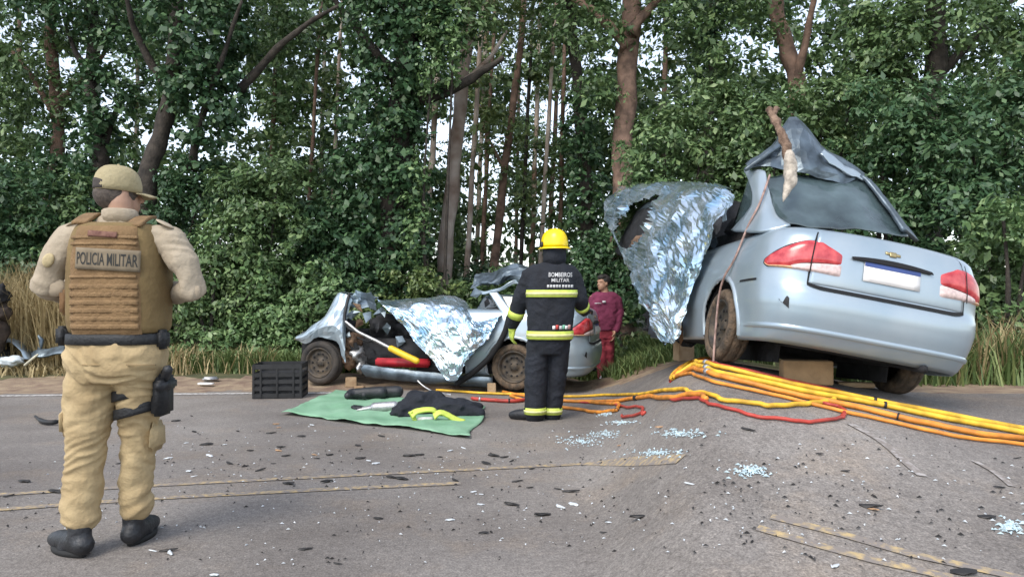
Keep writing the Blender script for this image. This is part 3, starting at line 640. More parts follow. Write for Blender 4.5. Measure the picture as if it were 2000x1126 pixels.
    m = MB(); m.grid(lambda u, v: flat(u, v, -.2, .2, .665, .795, .01), 8, 3); pl = m.build('number_plate', m_plate, root, ws=False, thick=.004)
    m = MB(); m.grid(lambda u, v: flat(u, v, -.2, .2, .765, .795, .012), 8, 1); m.build('blue_band', m_plateb, pl, ws=False)
    m = MB(); m.grid(lambda u, v: flat(u, v, -.29, .29, .795, .835 - .02 * abs(2 * u - 1) ** 2, .016 * (1 - v) + .003), 16, 4); m.build('plate_ledge', m_gap, lid, ws=False, thick=.004)
    m = MB()
    m.grid(lambda u, v: flat(u, v, -.055, .055, .868 + .006 * (1 - u), .886 + .006 * (1 - u), .006), 6, 2); m.grid(lambda u, v: flat(u, v, -.018, .018, .86, .894, .008), 3, 3)
    m.build('emblem', m_gold, lid, ws=False, thick=.004)
    # dent with a dark scuff on the left bumper corner
    m = MB(); qs = q_of_x(-.82)
    patch(m, qs - .035, qs + .03, lambda u: .40 + .05 * u, lambda u: .445 + .02 * math.sin(u * 7) + .02 * (1 - u), .004, 8, 4, False); m.build('scuff_mark', m_black, root, ws=False)
    # underside
    m = MB(); m.box((-.30, 0, .30), (.85, 1.34, .16)); m.box((.7, 0, .25), (1.2, 1.3, .14)); m.box((-.55, .1, .22), (.25, .75, .08)); m.tube([(-.86, -.35, .17), (-.5, -.35, .2), (.3, -.2, .2)], .03, 8)
    m.tube([(0, -.7, .285), (0, .7, .285)], .045, 10); m.build('underbody', m_cabin, root, ws=False)
    for s_ in (1, -1): wheel(root, (0, s_ * .70, .285), s_, True)
def Rot(a, b, c): return Matrix.Rotation(a, 4, 'Z') @ Matrix.Rotation(b, 4, 'Y') @ Matrix.Rotation(c, 4, 'X')
def on_plane(M, x, y, axis, d):
    """car-space point seen at photo pixel x, y on the plane where the car coordinate axis equals d"""
    Mi = M.inverted(); o = Mi @ Vector((0, 0, HC)); r = Mi.to_3x3() @ Vector(((x - CX) / F, 1, -(y - YH) / F)); t = (d - o[axis]) / r[axis]
    return np.array(o + r * t)
def sheet(rows, nu, nv, cr=0.0, s=5, seed=0, edge=0.0):
    """smooth sheet through rows of 3-D points, crumpled by noise"""
    Rw = [np.array(catmull(r, max(1, nu // (len(r) - 1)))) for r in rows]; k = min(len(r) for r in Rw); Rw = [r[np.linspace(0, len(r) - 1, k).round().astype(int)] for r in Rw]
    cols = [np.array(catmull([r[i] for r in Rw], max(1, nv // (len(rows) - 1)))) for i in range(k)]
    n = len(cols[0]); V = []
    for j in range(n):
        for i in range(k):
            p = cols[i][j]
            if cr: w = Vector((fbm(p, s, seed), fbm(p, s, seed + 11), fbm(p, s, seed + 23))); p = p + np.array(w) * cr
            V.append(p)
    Fc = [(j * k + i, j * k + i + 1, (j + 1) * k + i + 1, (j + 1) * k + i) for j in range(n - 1) for i in range(k - 1)]
    return MB().add(V, Fc)
def foil_sheet(mb, amp=.035, s=7, seed=3):
    V = []
    for v in mb.v:
        w = .45 + .9 * max(0, .5 + fbm(v, 1.7, seed + 31)); a = ridge(v, s, seed) * amp * w + .05 * fbm(v, 1.3, seed + 9); b = ridge(v, s * 1.3, seed + 5) * amp * w + .03 * fbm(v, 1.5, seed + 19)
        V.append((v[0] + b * .4, v[1] + a, v[2] + b * .5))
    mb.v = V; return mb
def lump(mb, c, r, seed, amp=.35):
    bm = bmesh.new(); bmesh.ops.create_icosphere(bm, subdivisions=3, radius=1)
    for v in bm.verts: v.co *= 1 + amp * fbm(v.co, 1.9, seed)
    bmesh.ops.transform(bm, matrix=Matrix.Translation(c) @ Matrix.Diagonal((*r, 1)), verts=bm.verts); bm.verts.index_update()
    mb.add([v.co[:] for v in bm.verts], [[v.index for v in f.verts] for f in bm.faces]); bm.free(); return mb

# ---- nearer wreck on the right, tail towards the camera
MR = Matrix.Translation((2.314, 5.813, .559)) @ Rot(R(95.34), R(3.27), R(10.6))
near = empty('wrecked_car', M=MR); tag(near, 'silver blue saloon on the right, tail towards us, roof torn up, front wrapped in foil', 'car')
rear_body(near, 1.0)
ip = lambda x, y, ax, d: on_plane(MR, x, y, ax, d)
rows = [[ip(1457, 333, 1, .60), ip(1480, 333, 1, .60), ip(1497, 338, 1, .57)], [ip(1470, 365, 1, .63), ip(1486, 367, 1, .63), ip(1502, 371, 1, .59)], [ip(1473, 395, 1, .66), ip(1490, 398, 1, .665), ip(1509, 404, 1, .61)],
        [ip(1458, 422, 1, .69), ip(1492, 424, 1, .70), ip(1520, 428, 1, .62)], [ip(1432, 452, 1, .725), ip(1488, 455, 1, .735), ip(1545, 442, 1, .58)]]
sheet(rows, 10, 20, .006, 6, 2).build('rear_pillar', m_paint, near, ws=False, thick=.02)
rows = [[ip(1516, 434, 0, -.30), ip(1600, 443, 0, -.33), ip(1690, 449, 0, -.33), ip(1772, 464, 0, -.28)], [ip(1505, 390, 0, -.10), ip(1600, 392, 0, -.13), ip(1680, 398, 0, -.13), ip(1742, 410, 0, -.1)], [ip(1497, 343, 0, .10), ip(1590, 342, 0, .12), ip(1660, 346, 0, .12), ip(1697, 352, 0, .1)]]
sheet(rows, 24, 16, .02, 5, 4).build('rear_window', m_glass, near, ws=False, thick=.006)
rows = [[ip(1680, 344, 0, .08), ip(1697, 356, 0, .14)], [ip(1722, 394, 0, -.10), ip(1740, 410, 0, -.02)], [ip(1760, 452, 0, -.30), ip(1788, 474, 0, -.16)]]
sheet(rows, 4, 14, .01, 6, 5).build('rear_pillar', m_dull, near, ws=False, thick=.03)
rows = [[ip(1455, 331, 0, .16), ip(1500, 322, 0, .10), ip(1550, 330, 0, .06), ip(1610, 346, 0, .04), ip(1660, 352, 0, .06), ip(1698, 354, 0, .08)],
        [ip(1458, 326, 0, .22), ip(1505, 296, 0, .18), ip(1550, 285, 0, .08), ip(1600, 305, 0, .06), ip(1650, 335, 0, .1), ip(1694, 347, 0, .12)],
        [ip(1462, 324, 0, .4), ip(1508, 285, 0, .38), ip(1538, 228, 0, .30), ip(1575, 246, 0, .3), ip(1618, 297, 0, .35), ip(1688, 343, 0, .35)],
        [ip(1470, 330, 0, .7), ip(1515, 300, 0, .75), ip(1548, 245, 0, .7), ip(1580, 262, 0, .7), ip(1620, 310, 0, .75), ip(1680, 345, 0, .7)]]
sheet(rows, 20, 12, .045, 4, 9).build('torn_roof', m_dull, near, ws=False, thick=.008, smooth=False)
rows = [[ip(1605, 300, 0, .05), ip(1650, 335, 0, .05), ip(1700, 356, 0, .05)], [ip(1612, 292, 0, .1), ip(1652, 322, 0, .1), ip(1694, 346, 0, .1)]]
sheet(rows, 12, 4, .02, 9, 3).build('bent_roof_edge', m_paint, near, ws=False, thick=.01)
m = MB(); m.tube([ip(1458, 330, 0, .12), ip(1500, 300, 0, .12), ip(1522, 285, 0, .14)], [.018, .022, .02], 8); m.build('roof_rail', m_dull, near, ws=False)
m = MB(); m.box((.75, 0, .75), (1.1, 1.2, .75)); lump(m, (.45, .1, 1.12), (.3, .5, .22), 2); lump(m, (.9, -.15, 1.1), (.3, .5, .25), 5); m.build('cabin', m_cabin, near, ws=False)  # solid black mass put in for the dark behind the rear glass
m = MB(); lump(m, ip(1470, 420, 1, .52), (.12, .06, .12), 8); m.build('headrest', m_cloth_in, near, ws=False)
rows = [[ip(1432, 440, 1, .66), ip(1452, 430, 1, .66), ip(1474, 418, 1, .655)], [ip(1447, 395, 1, .63), ip(1460, 392, 1, .63), ip(1474, 395, 1, .63)], [ip(1462, 348, 1, .6), ip(1466, 350, 1, .6), ip(1471, 356, 1, .6)]]
sheet(rows, 6, 8).build('side_window', m_glass, near, ws=False, thick=.004)
# foil over the crushed front
rows = [[ip(1222, 366, 1, -.1), ip(1290, 362, 1, -.1), ip(1350, 362, 1, -.1), ip(1436, 372, 1, .1)], [ip(1206, 378, 1, .55), ip(1290, 366, 1, .6), ip(1350, 366, 1, .6), ip(1440, 378, 1, .6)], [ip(1184, 404, 1, .80), ip(1270, 400, 1, .8), ip(1350, 402, 1, .78), ip(1436, 400, 1, .72)],
        [ip(1196, 450, 1, .83), ip(1285, 455, 1, .86), ip(1350, 455, 1, .84), ip(1408, 452, 1, .80)], [ip(1220, 505, 1, .84), ip(1290, 510, 1, .88), ip(1350, 510, 1, .86), ip(1385, 505, 1, .82)],
        [ip(1250, 562, 1, .83), ip(1295, 568, 1, .9), ip(1338, 565, 1, .87), ip(1364, 555, 1, .82)], [ip(1282, 630, 1, .82), ip(1308, 632, 1, .88), ip(1334, 630, 1, .86), ip(1352, 612, 1, .82)], [ip(1304, 676, 1, .80), ip(1318, 682, 1, .86), ip(1334, 672, 1, .84), ip(1346, 655, 1, .8)]]
fs = sheet(rows, 54, 63)
cen = ip(1247, 438, 1, .84); cxy = [ip(1281, 438, 1, .84), ip(1247, 484, 1, .84)]; ra = abs(cxy[0][0] - cen[0]) * 1.05; rb = abs(cxy[1][2] - cen[2])
fs.f = [f for f in fs.f if (lambda c: c[1] < .66 or ((c[0] - cen[0]) / ra) ** 2 + ((c[2] - cen[2]) / rb) ** 2 > 1)(np.mean([fs.v[i] for i in f], 0))]
foil_sheet(fs, .052, 2.6, 3)
ob = fs.build('foil_blanket', m_foil, near, smooth=False, ws=False)
m = MB(); m.box((cen[0] - .15, .25, cen[2] - .1), (1.5, .8, .75)); lump(m, (cen[0] + .30, .70, cen[2]), (ra * 1.1 + .30, .08, rb * 1.1), 4, .25); lump(m, (cen[0], .6, cen[2] + .02), (ra * 1.1, .1, rb * .8), 4, .6)
m.build('dark_hole_fill', m_cabin, near, ws=False)  # black masses give the opening in the foil its darkness
m = MB(); lump(m, (cen[0] - .02, .80, cen[2] - rb * .62), (ra * .5, .04, rb * .2), 6, .5); m.build('splintered_bracket', m_rust, near, ws=False)
m = MB(); lump(m, (cen[0] + .05, .70, cen[2] + rb * .8), (ra * .6, .06, rb * .2), 16, .6); m.build('bent_mount', m_dull, near, ws=False)
m = MB()
for k_ in range(7): lump(m, (1.7 + .2 * k_, .45 - .03 * k_, .42 + .03 * (k_ % 3)), (.26, .3, .24 - .015 * k_), k_ + 41, .5)
m.build('crushed_front', m_cabin, near, ws=False, smooth=False)
m = MB(); m.box((1.45, .62, .28), (1.3, .25, .18), bev=.03); lump(m, (1.25, .74, .26), (.35, .08, .10), 7); m.build('crushed_sill', m_dull, near, ws=False)
m = MB(); m.tube(catmull([ip(1504, 342, 1, .585), ip(1485, 395, 1, .70), ip(1462, 440, 1, .745), ip(1435, 505, 1, .80), ip(1415, 540, 1, .83), ip(1404, 580, 1, .82), ip(1397, 650, 1, .81), ip(1393, 705, 1, .80)], 6), .009, 6)
m.build('torn_strap', pm('strap_pink', (0.30, 0.2, 0.17), .8, var=.4, scale=20), near, ws=False)
# broken branch stuck through the rear window
br = [ip(1503, 212, 0, -.05), ip(1520, 245, 0, -.15), ip(1534, 280, 0, -.2), ip(1545, 318, 0, -.22), ip(1544, 350, 0, -.24), ip(1530, 394, 0, -.26)]
br = [MR @ Vector(p) for p in br]; root = empty('broken_branch', br[-1]); tag(root, 'splintered branch, bark above and bare pale wood below, stuck upright in the torn roof', 'branch')
def rough_tube(P, rad, n=10, amp=.25, seed=1):
    m = MB(); m.tube(P, rad, n, cap='flat'); k = n
    for i in range(len(P)):
        for q in range(n):
            v = np.array(m.v[i * n + q]); m.v[i * n + q] = tuple(np.array(P[i]) + (v - np.array(P[i])) * (1 + amp * fbm(v, 14, seed) + .25 * amp * math.sin(q * 2.4)))
    return m
P = catmull(br[:4], 8); m = rough_tube(P, [.026 + .012 * (i / len(P)) for i in range(len(P))], 10, .5, 3); m.tube([P[4], P[2] + np.array([.045, 0, .03]), P[0] + np.array([.075, 0, .0])], [.024, .022, .012], 7); m.build('bark', pm('branch_bark', (0.10, 0.06, 0.04), .9, scale=20, col2=(0.3, 0.2, 0.14), bump=.8, bscale=50), root)
P = catmull([lerp(np.array(br[2]), np.array(br[3]), .4)] + br[3:], 8); n = len(P); m = rough_tube(P, [.036 + .014 * math.sin(math.pi * i / n) if i < n - 7 else .046 * max(.06, (n - 1 - i) / 7) for i in range(n)], 10, .35, 9); m.build('bare_wood', pm('bare_wood', (0.40, 0.35, 0.29), .8, var=.4, scale=22, bump=.5, bscale=50), root)

# ---- farther wreck on the left, side on
fo = px(1003, 768, 9.05); ft = px(628, 748, 9.62); fw = Vector((ft[0] - fo[0], ft[1] - fo[1], 0)).normalized(); lf = Vector((-fw.y, fw.x, 0))
org = Vector((fo[0], fo[1], 0)) - lf * .78; org.z = tz1(org.x, org.y)
ML = Matrix(((fw.x, lf.x, 0, org.x), (fw.y, lf.y, 0, org.y), (0, 0, 1, org.z), (0, 0, 0, 1)))
far = empty('wrecked_car', M=ML); tag(far, 'silver blue saloon seen side on behind the firefighter, bonnet crushed, foil over its doors', 'car')
rear_body(far, .62)
il = lambda x, y, d=.78: on_plane(ML, x, y, 1, d)
fwx = il(628, 705, .72)
wheel(far, (fwx[0], .70, .285), 1, False, 0, R(-4)); wheel(far, (fwx[0], -.70, .285), -1, False)
rows = [[il(577, 664), il(598, 671), il(622, 660), il(648, 662), il(664, 682), il(673, 708)], [il(577, 661, .8), il(600, 655, .81), il(624, 642, .82), il(650, 635, .82), il(668, 650, .81), il(675, 680, .79)],
        [il(580, 657, .74), il(604, 640, .74), il(630, 622, .75), il(654, 603, .74), il(672, 610, .72), il(678, 640, .7)], [il(590, 652, .5), il(615, 634, .55), il(640, 612, .55), il(657, 574, .6), il(676, 572, .62), il(686, 585, .62)]]
sheet(rows, 15, 9, .03, 5, 2).build('front_wing', m_paint, far, ws=False, thick=.01, smooth=False)
rows = [[il(592, 655, .45), il(622, 634, .5), il(650, 600, .5), il(664, 570, .55)], [il(600, 655, -.1), il(630, 632, -.1), il(665, 590, -.1), il(700, 572, -.05)], [il(612, 655, -.6), il(640, 636, -.6), il(690, 600, -.6), il(738, 584, -.5)]]
sheet(rows, 12, 10, .07, 4, 6).build('crushed_bonnet', m_paint, far, ws=False, thick=.01, smooth=False)
rows = [[il(684, 574, .6), il(700, 570, .5), il(722, 572, .3), il(736, 586, .1)], [il(684, 600, .55), il(702, 600, .45), il(722, 604, .3), il(738, 606, .1)]]
sheet(rows, 9, 7, .06, 7, 8).build('torn_scuttle', m_paint, far, ws=False, thick=.008, smooth=False)
m = MB(); m.tube(catmull([il(682, 574, .66), il(676, 600, .74), il(673, 622, .78), il(682, 640, .8), il(700, 648, .8)], 5), .02, 8); m.build('bent_pillar', m_black, far, ws=False)
m = MB(); m.tube([il(676, 628, .82), il(700, 648, .82), il(735, 665, .83), il(768, 682, .84)], [.018, .02, .022, .022], 8); bar = m.build('rescue_bar', m_pipe, far, ws=False)
m = MB(); m.tube([il(764, 680, .85), il(790, 693, .86), il(814, 704, .87)], [.04, .042, .04], 10); m.build('yellow_grip', m_yel, bar, ws=False)
xa, xb = il(690, 700)[0], il(985, 700)[0]
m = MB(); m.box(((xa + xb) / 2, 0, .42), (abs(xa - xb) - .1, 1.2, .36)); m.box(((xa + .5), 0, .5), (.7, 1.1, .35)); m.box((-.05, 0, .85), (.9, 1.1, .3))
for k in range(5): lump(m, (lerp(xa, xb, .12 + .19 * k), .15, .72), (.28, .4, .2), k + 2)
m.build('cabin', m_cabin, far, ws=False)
for k, (x, y, r, mt) in enumerate([(690, 665, .11, m_rust), (684, 700, .1, m_rust), (704, 690, .09, m_pipe), (712, 715, .07, m_pipe), (680, 640, .09, m_cabin), (650, 640, .12, m_cabin)]):
    m = MB(); c = il(x, y, .55); lump(m, c, (r * 1.1, .16, r * 1.2), k + 30, .55); m.build('engine_part', mt, far, ws=False)
m = MB(); m.tube([il(700, 680, .62), il(715, 700, .7), il(708, 730, .7)], .012, 6); m.tube([il(690, 655, .6), il(720, 668, .7), il(735, 662, .5)], .01, 6); m.build('loose_wiring', m_black, far, ws=False)
a, b = il(732, 702, .74), il(838, 714, .74); m = MB(); m.box(((a[0] + b[0]) / 2, .70, (a[2] + b[2]) / 2 + .0), (abs(a[0] - b[0]), .08, .11), bev=.02); m.build('inner_sill', m_trim, far, ws=False)
rows = [[il(712, 712, .78), il(760, 718, .8), il(840, 726, .8), il(962, 738, .79)], [il(706, 722, .8), il(760, 728, .82), il(840, 738, .82), il(962, 746, .8)], [il(716, 734, .76), il(760, 738, .76), il(840, 746, .76), il(962, 754, .74)]]
sheet(rows, 30, 8, .012, 5, 5).build('sill', m_dull, far, ws=False, thick=.02)
m = MB(); m.tube(catmull([il(812, 738, .8), il(826, 752, .84), il(848, 764, .9), il(880, 770, 1.0)], 5), .011, 6); m.build('hanging_seat_belt', m_pipe, far, ws=False)
rows = [[il(744, 592, .35), il(790, 586, .2), il(840, 582, .1), il(880, 580, .1), il(912, 590, .15), il(940, 622, .45), il(990, 610, .5)],
        [il(746, 594, .7), il(800, 600, .68), il(845, 596, .66), il(880, 596, .66), il(912, 606, .68), il(944, 636, .76), il(984, 624, .78)],
        [il(762, 606, .8), il(818, 632, .84), il(850, 640, .88), il(880, 640, .9), il(915, 646, .9), il(948, 650, .88), il(976, 638, .84)],
        [il(790, 640, .85), il(836, 676, .9), il(858, 690, .93), il(885, 694, .95), il(915, 690, .94), il(940, 676, .9), il(964, 656, .87)],
        [il(812, 668, .86), il(842, 700, .9), il(860, 722, .93), il(882, 748, .95), il(898, 742, .95), il(922, 710, .92), il(955, 672, .87)]]
foil_sheet(sheet(rows, 66, 44), .052, 2.5, 14).build('foil_blanket', m_foil, far, smooth=False, ws=False)
m = MB(); m.tube(catmull([il(994, 618, .80), il(985, 650, .84), il(962, 690, .86), il(930, 722, .86), il(893, 748, .84)], 6), .035, 8); m.build('dark_gap_strip', m_gap, far, ws=False)  # black tube drawn in for the darkness of the gap beside the foil
# glasshouse remains: rear pillar, side frame, rolled roof
rows = [[il(955, 574, .60), il(972, 572, .58)], [il(968, 592, .66), il(986, 590, .64)], [il(985, 620, .72), il(1004, 618, .72)]]
sheet(rows, 4, 12, .008, 6, 3).build('door_frame', m_paint, far, ws=False, thick=.03)
rows = [[il(1010, 572, .56), il(1060, 574, .5)], [il(1030, 592, .64), il(1076, 594, .6)], [il(1040, 625, .73), il(1105, 622, .72)]]
sheet(rows, 8, 12, .008, 6, 4).build('rear_pillar', m_paint, far, ws=False, thick=.03)
rows = [[il(975, 575, .55), il(1030, 576, .52)], [il(1000, 622, .66), il(1045, 624, .66)]]
sheet(rows, 6, 6).build('side_window', m_glass, far, ws=False, thick=.005)
rows = [[il(1062, 576, .3), il(1066, 576, -.3)], [il(1100, 618, .4), il(1106, 618, -.4)]]
sheet(rows, 6, 6).build('rear_window', m_glass, far, ws=False, thick=.005)
rows = [[il(918, 562, .5), il(940, 556, .5), il(975, 552, .5), il(1010, 552, .5), il(1045, 560, .45)], [il(925, 542, .45), il(945, 548, .55), il(975, 546, .6), il(1010, 536, .55), il(1045, 548, .5)], [il(930, 538, .2), il(955, 536, .25), il(985, 526, .3), il(1015, 518, .3), il(1050, 530, .3)], [il(935, 556, -.35), il(960, 552, -.3), il(990, 545, -.3), il(1020, 535, -.3), il(1055, 545, -.3)]]
sheet(rows, 16, 12, .06, 5, 12).build('torn_roof', m_dull, far, ws=False, thick=.01, smooth=False)
rows = [[il(922, 572, .4), il(950, 574, .5), il(990, 560, .55), il(1020, 552, .5)], [il(930, 564, .4), il(952, 568, .5), il(990, 554, .56), il(1018, 546, .5)]]
sheet(rows, 16, 4, .02, 8, 13).build('bent_roof_edge', m_paint, far, ws=False, thick=.012)
rows = [[il(935, 598, .3), il(945, 580, .3), il(956, 575, .3)], [il(948, 618, .35), il(960, 605, .35), il(975, 598, .35)]]
sheet(rows, 8, 6).build('rear_door_window', m_glass, far, ws=False, thick=.005)

def shards(root, spots, M, dep, seed):
    rs = random.Random(seed)
    for (x, y, s) in spots:
        p = on_plane(M, x, y, 1, dep + rs.uniform(-.12, .06)); k = rs.randint(0, 3); V = []
        a0 = rs.uniform(0, 6.28); n = rs.randint(4, 6)
        for i in range(n): a = a0 + 6.28 * i / n; r_ = s * rs.uniform(.2, 1.2); V.append((p[0] + r_ * math.cos(a), p[1] + rs.uniform(-.3, .3) * s, p[2] + r_ * math.sin(a)))
        V.append((p[0], p[1] + .1 * s, p[2])); MB().add(V, [(i, (i + 1) % n, n) for i in range(n)]).build('torn_metal', [m_dull, m_cabin, m_dull, m_rust][k], root, ws=False, smooth=False, thick=.006)
shards(far, [(690, 612, .1), (705, 628, .12), (722, 618, .1), (735, 640, .1), (694, 676, .09), (712, 700, .08), (680, 655, .09), (745, 610, .1), (760, 640, .09), (668, 640, .1), (700, 600, .09), (655, 625, .07), (780, 668, .08), (724, 690, .08), (930, 575, .1), (950, 590, .08), (940, 610, .08)], ML, .7, 5)
shards(near, [(1312, 640, .08), (1328, 655, .09), (1300, 628, .07), (1402, 440, .07), (1415, 425, .06), (1395, 470, .06), (1285, 600, .06)], MR, .82, 9)
shards(near, [(1238, 430, .09), (1255, 460, .09), (1228, 462, .07), (1262, 420, .07)], MR, .66, 11)
# ------------------------------------------------------------------ people
m_skin = pm('skin', (0.36, 0.21, 0.14), 0.55, var=0.12, scale=9)
m_skin2 = pm('skin_tan', (0.36, 0.20, 0.13), 0.55, var=0.12, scale=9)
m_hair = pm('short_dark_hair', (0.018, 0.014, 0.012), 0.7, var=0.5, scale=60, bump=0.4, bscale=150)
m_hairg = pm('cropped_hair', (0.07, 0.055, 0.045), 0.8, var=0.4, scale=60, bump=0.3, bscale=150)
m_khaki = pm('khaki_cloth', (0.33, 0.24, 0.125), 0.9, scale=5, col2=(0.47, 0.36, 0.20), bump=0.35, bscale=45)
m_shirt = pm('beige_shirt', (0.29, 0.235, 0.165), 0.9, scale=6, col2=(0.40, 0.335, 0.25), bump=0.35, bscale=40)
m_pad = pm('pale_elbow_pad', (0.37, 0.30, 0.215), 0.9, var=0.12, scale=8, bump=0.3)
m_vest = pm('coyote_vest', (0.16, 0.095, 0.042), 0.9, scale=7, col2=(0.225, 0.138, 0.063), bump=0.4, bscale=70)
m_strap = pm('coyote_webbing', (0.17, 0.102, 0.045), 0.85, scale=20, col2=(0.24, 0.148, 0.068), bump=0.4, bscale=120)
m_vest_side = pm('olive_brown_cummerbund', (0.15, 0.10, 0.04), 0.9, scale=9, col2=(0.21, 0.145, 0.06), bump=0.3)
m_patch = pm('drab_patch', (0.19, 0.15, 0.10), 0.9, var=0.15, scale=20)
m_ink = pm('dark_lettering', (0.022, 0.022, 0.02), 0.8, var=0.2)
m_name = pm('name_tape', (0.09, 0.03, 0.022), 0.8, scale=60, col2=(0.2, 0.1, 0.07))
m_cap = pm('khaki_cap', (0.30, 0.25, 0.14), 0.9, scale=9, col2=(0.39, 0.33, 0.20), bump=0.3, bscale=60)
m_belt = pm('black_nylon', (0.012, 0.013, 0.015), 0.6, var=0.4, scale=20, bump=0.3)
m_boot = pm('black_leather', (0.016, 0.017, 0.02), 0.5, var=0.5, scale=14, bump=0.3)
m_sole = pm('rubber_sole', (0.012, 0.012, 0.012), 0.8)
m_turnout = pm('navy_turnout', (0.005, 0.0065, 0.011), 0.85, scale=7, col2=(0.011, 0.014, 0.022), bump=0.5, bscale=35)
m_hivis = pm('lime_reflective', (0.52, 0.62, 0.10), 0.5, var=0.12, scale=20)
m_hivis2 = pm('lime_edge', (0.66, 0.66, 0.30), 0.5, var=0.12, scale=20)
m_greyprint = pm('grey_print', (0.5, 0.5, 0.5), 0.7, var=0.15, scale=30)
m_helmet = pm('yellow_helmet', (0.80, 0.58, 0.0), 0.3, var=0.08, scale=5, spec=0.6)
m_maroon = pm('maroon_top', (0.12, 0.016, 0.045), 0.9, scale=6, col2=(0.19, 0.03, 0.075), bump=0.4, bscale=30)
m_maroon2 = pm('maroon_trousers', (0.2, 0.02, 0.035), 0.9, scale=6, col2=(0.3, 0.04, 0.06), bump=0.4, bscale=30)
m_white = pm('white_shoe', (0.6, 0.6, 0.6), 0.7, var=0.15)
def text_mesh(body, size, width, fn, name, mat, parent, thick=.0015):
    """lettering mapped onto a surface: fn(across, up) gives the point"""
    cu = bpy.data.curves.new('lettering', 'FONT'); cu.body = body; cu.size = 1; cu.extrude = 0; cu.align_x = 'LEFT'; cu.resolution_u = 3; cu.offset = .012
    o = bpy.data.objects.new('tmp', cu); C.objects.link(o); dg = bpy.context.evaluated_depsgraph_get(); dg.update()
    me = bpy.data.meshes.new_from_object(o.evaluated_get(dg)); bpy.data.objects.remove(o)
    bm = bmesh.new(); bm.from_mesh(me); bmesh.ops.triangulate(bm, faces=bm.faces[:]); bmesh.ops.subdivide_edges(bm, edges=[e for e in bm.edges if e.calc_length() > .25], cuts=1)
    bmesh.ops.triangulate(bm, faces=bm.faces[:])
    xs = [v.co.x for v in bm.verts]; x0, x1 = min(xs), max(xs); ys = [v.co.y for v in bm.verts]; y0, y1 = min(ys), max(ys)
    for v in bm.verts: v.co = Vector(fn(((v.co.x - x0) / (x1 - x0) - .5) * width, ((v.co.y - y0) / (y1 - y0) - .5) * size))
    me2 = bpy.data.meshes.new(name); bm.to_mesh(me2); bm.free()
    o = link(name, me2, mat, parent)
    return o
def hand(mb, wrist, direction, palm_n, s=1.0, curl=.5, side=1):
    """palm with four unequal bent fingers and a thumb from the side of the palm"""
    d = Vector(direction).normalized(); n = Vector(palm_n); n = (n - d * n.dot(d)).normalized(); w = d.cross(n) * side; W0 = Vector(wrist)
    for k, off in enumerate((-.027, -.009, .009, .027)):
        b = W0 + d * .09 * s + w * off * s; mb.tube([W0 + w * off * .6 * s, W0 + d * .05 * s + w * off * s, b], [.017 * s, .017 * s, .0125 * s], 8)
        L = (.066, .078, .074, .058)[k] * s; p = b; a = 0; P = [b]
        for f in (.42, .32, .26):
            a += curl * .9; p = p + (d * math.cos(a) + n * math.sin(a)) * L * f * 1.15; P.append(p)
        mb.tube(P, [.0095 * s, .009 * s, .0082 * s, .007 * s], 7)
    t0 = W0 + d * .02 * s - w * .03 * s; mb.tube([t0, t0 + (d * .6 - w * .6 + n * .3).normalized() * .04 * s, t0 + (d * .9 - w * .35 + n * .6).normalized() * .075 * s], [.015 * s, .012 * s, .009 * s], 7)
def head_shapes(mb, c, yaw, s=1.0, pitch=0.0):
    """head facing yaw (clockwise from +Y), c = centre of the skull"""
    M = Matrix.Translation(c) @ Matrix.Rotation(-yaw, 4, 'Z') @ Matrix.Rotation(pitch, 4, 'X') @ Matrix.Scale(s, 4)
    T = lambda x, y, z: M @ Vector((x, y, z))
    Rm = Matrix.Rotation(-yaw, 4, 'Z')
    mb.ball(T(0, -.012, .025), (.077 * s, .098 * s, .098 * s), Rm); mb.ball(T(0, .02, -.045), (.062 * s, .075 * s, .075 * s), Rm); mb.ball(T(0, .055, -.085), (.035 * s, .032 * s, .026 * s), Rm)
    mb.tube([T(0, .085, .015), T(0, .106, -.022)], [.009 * s, .014 * s], 8)                 # nose
    mb.tube([T(-.022, .085, -.06), T(0, .09, -.06), T(.022, .085, -.06)], .0075 * s, 6)      # lips
    for k in (-1, 1):
        mb.ball(T(k * .079, -.005, -.01), (.009 * s, .02 * s, .032 * s), Rm, 10)             # ears
        mb.tube([T(k * .014, .086, .034), T(k * .045, .078, .034)], .008 * s, 6)             # brows
    return M

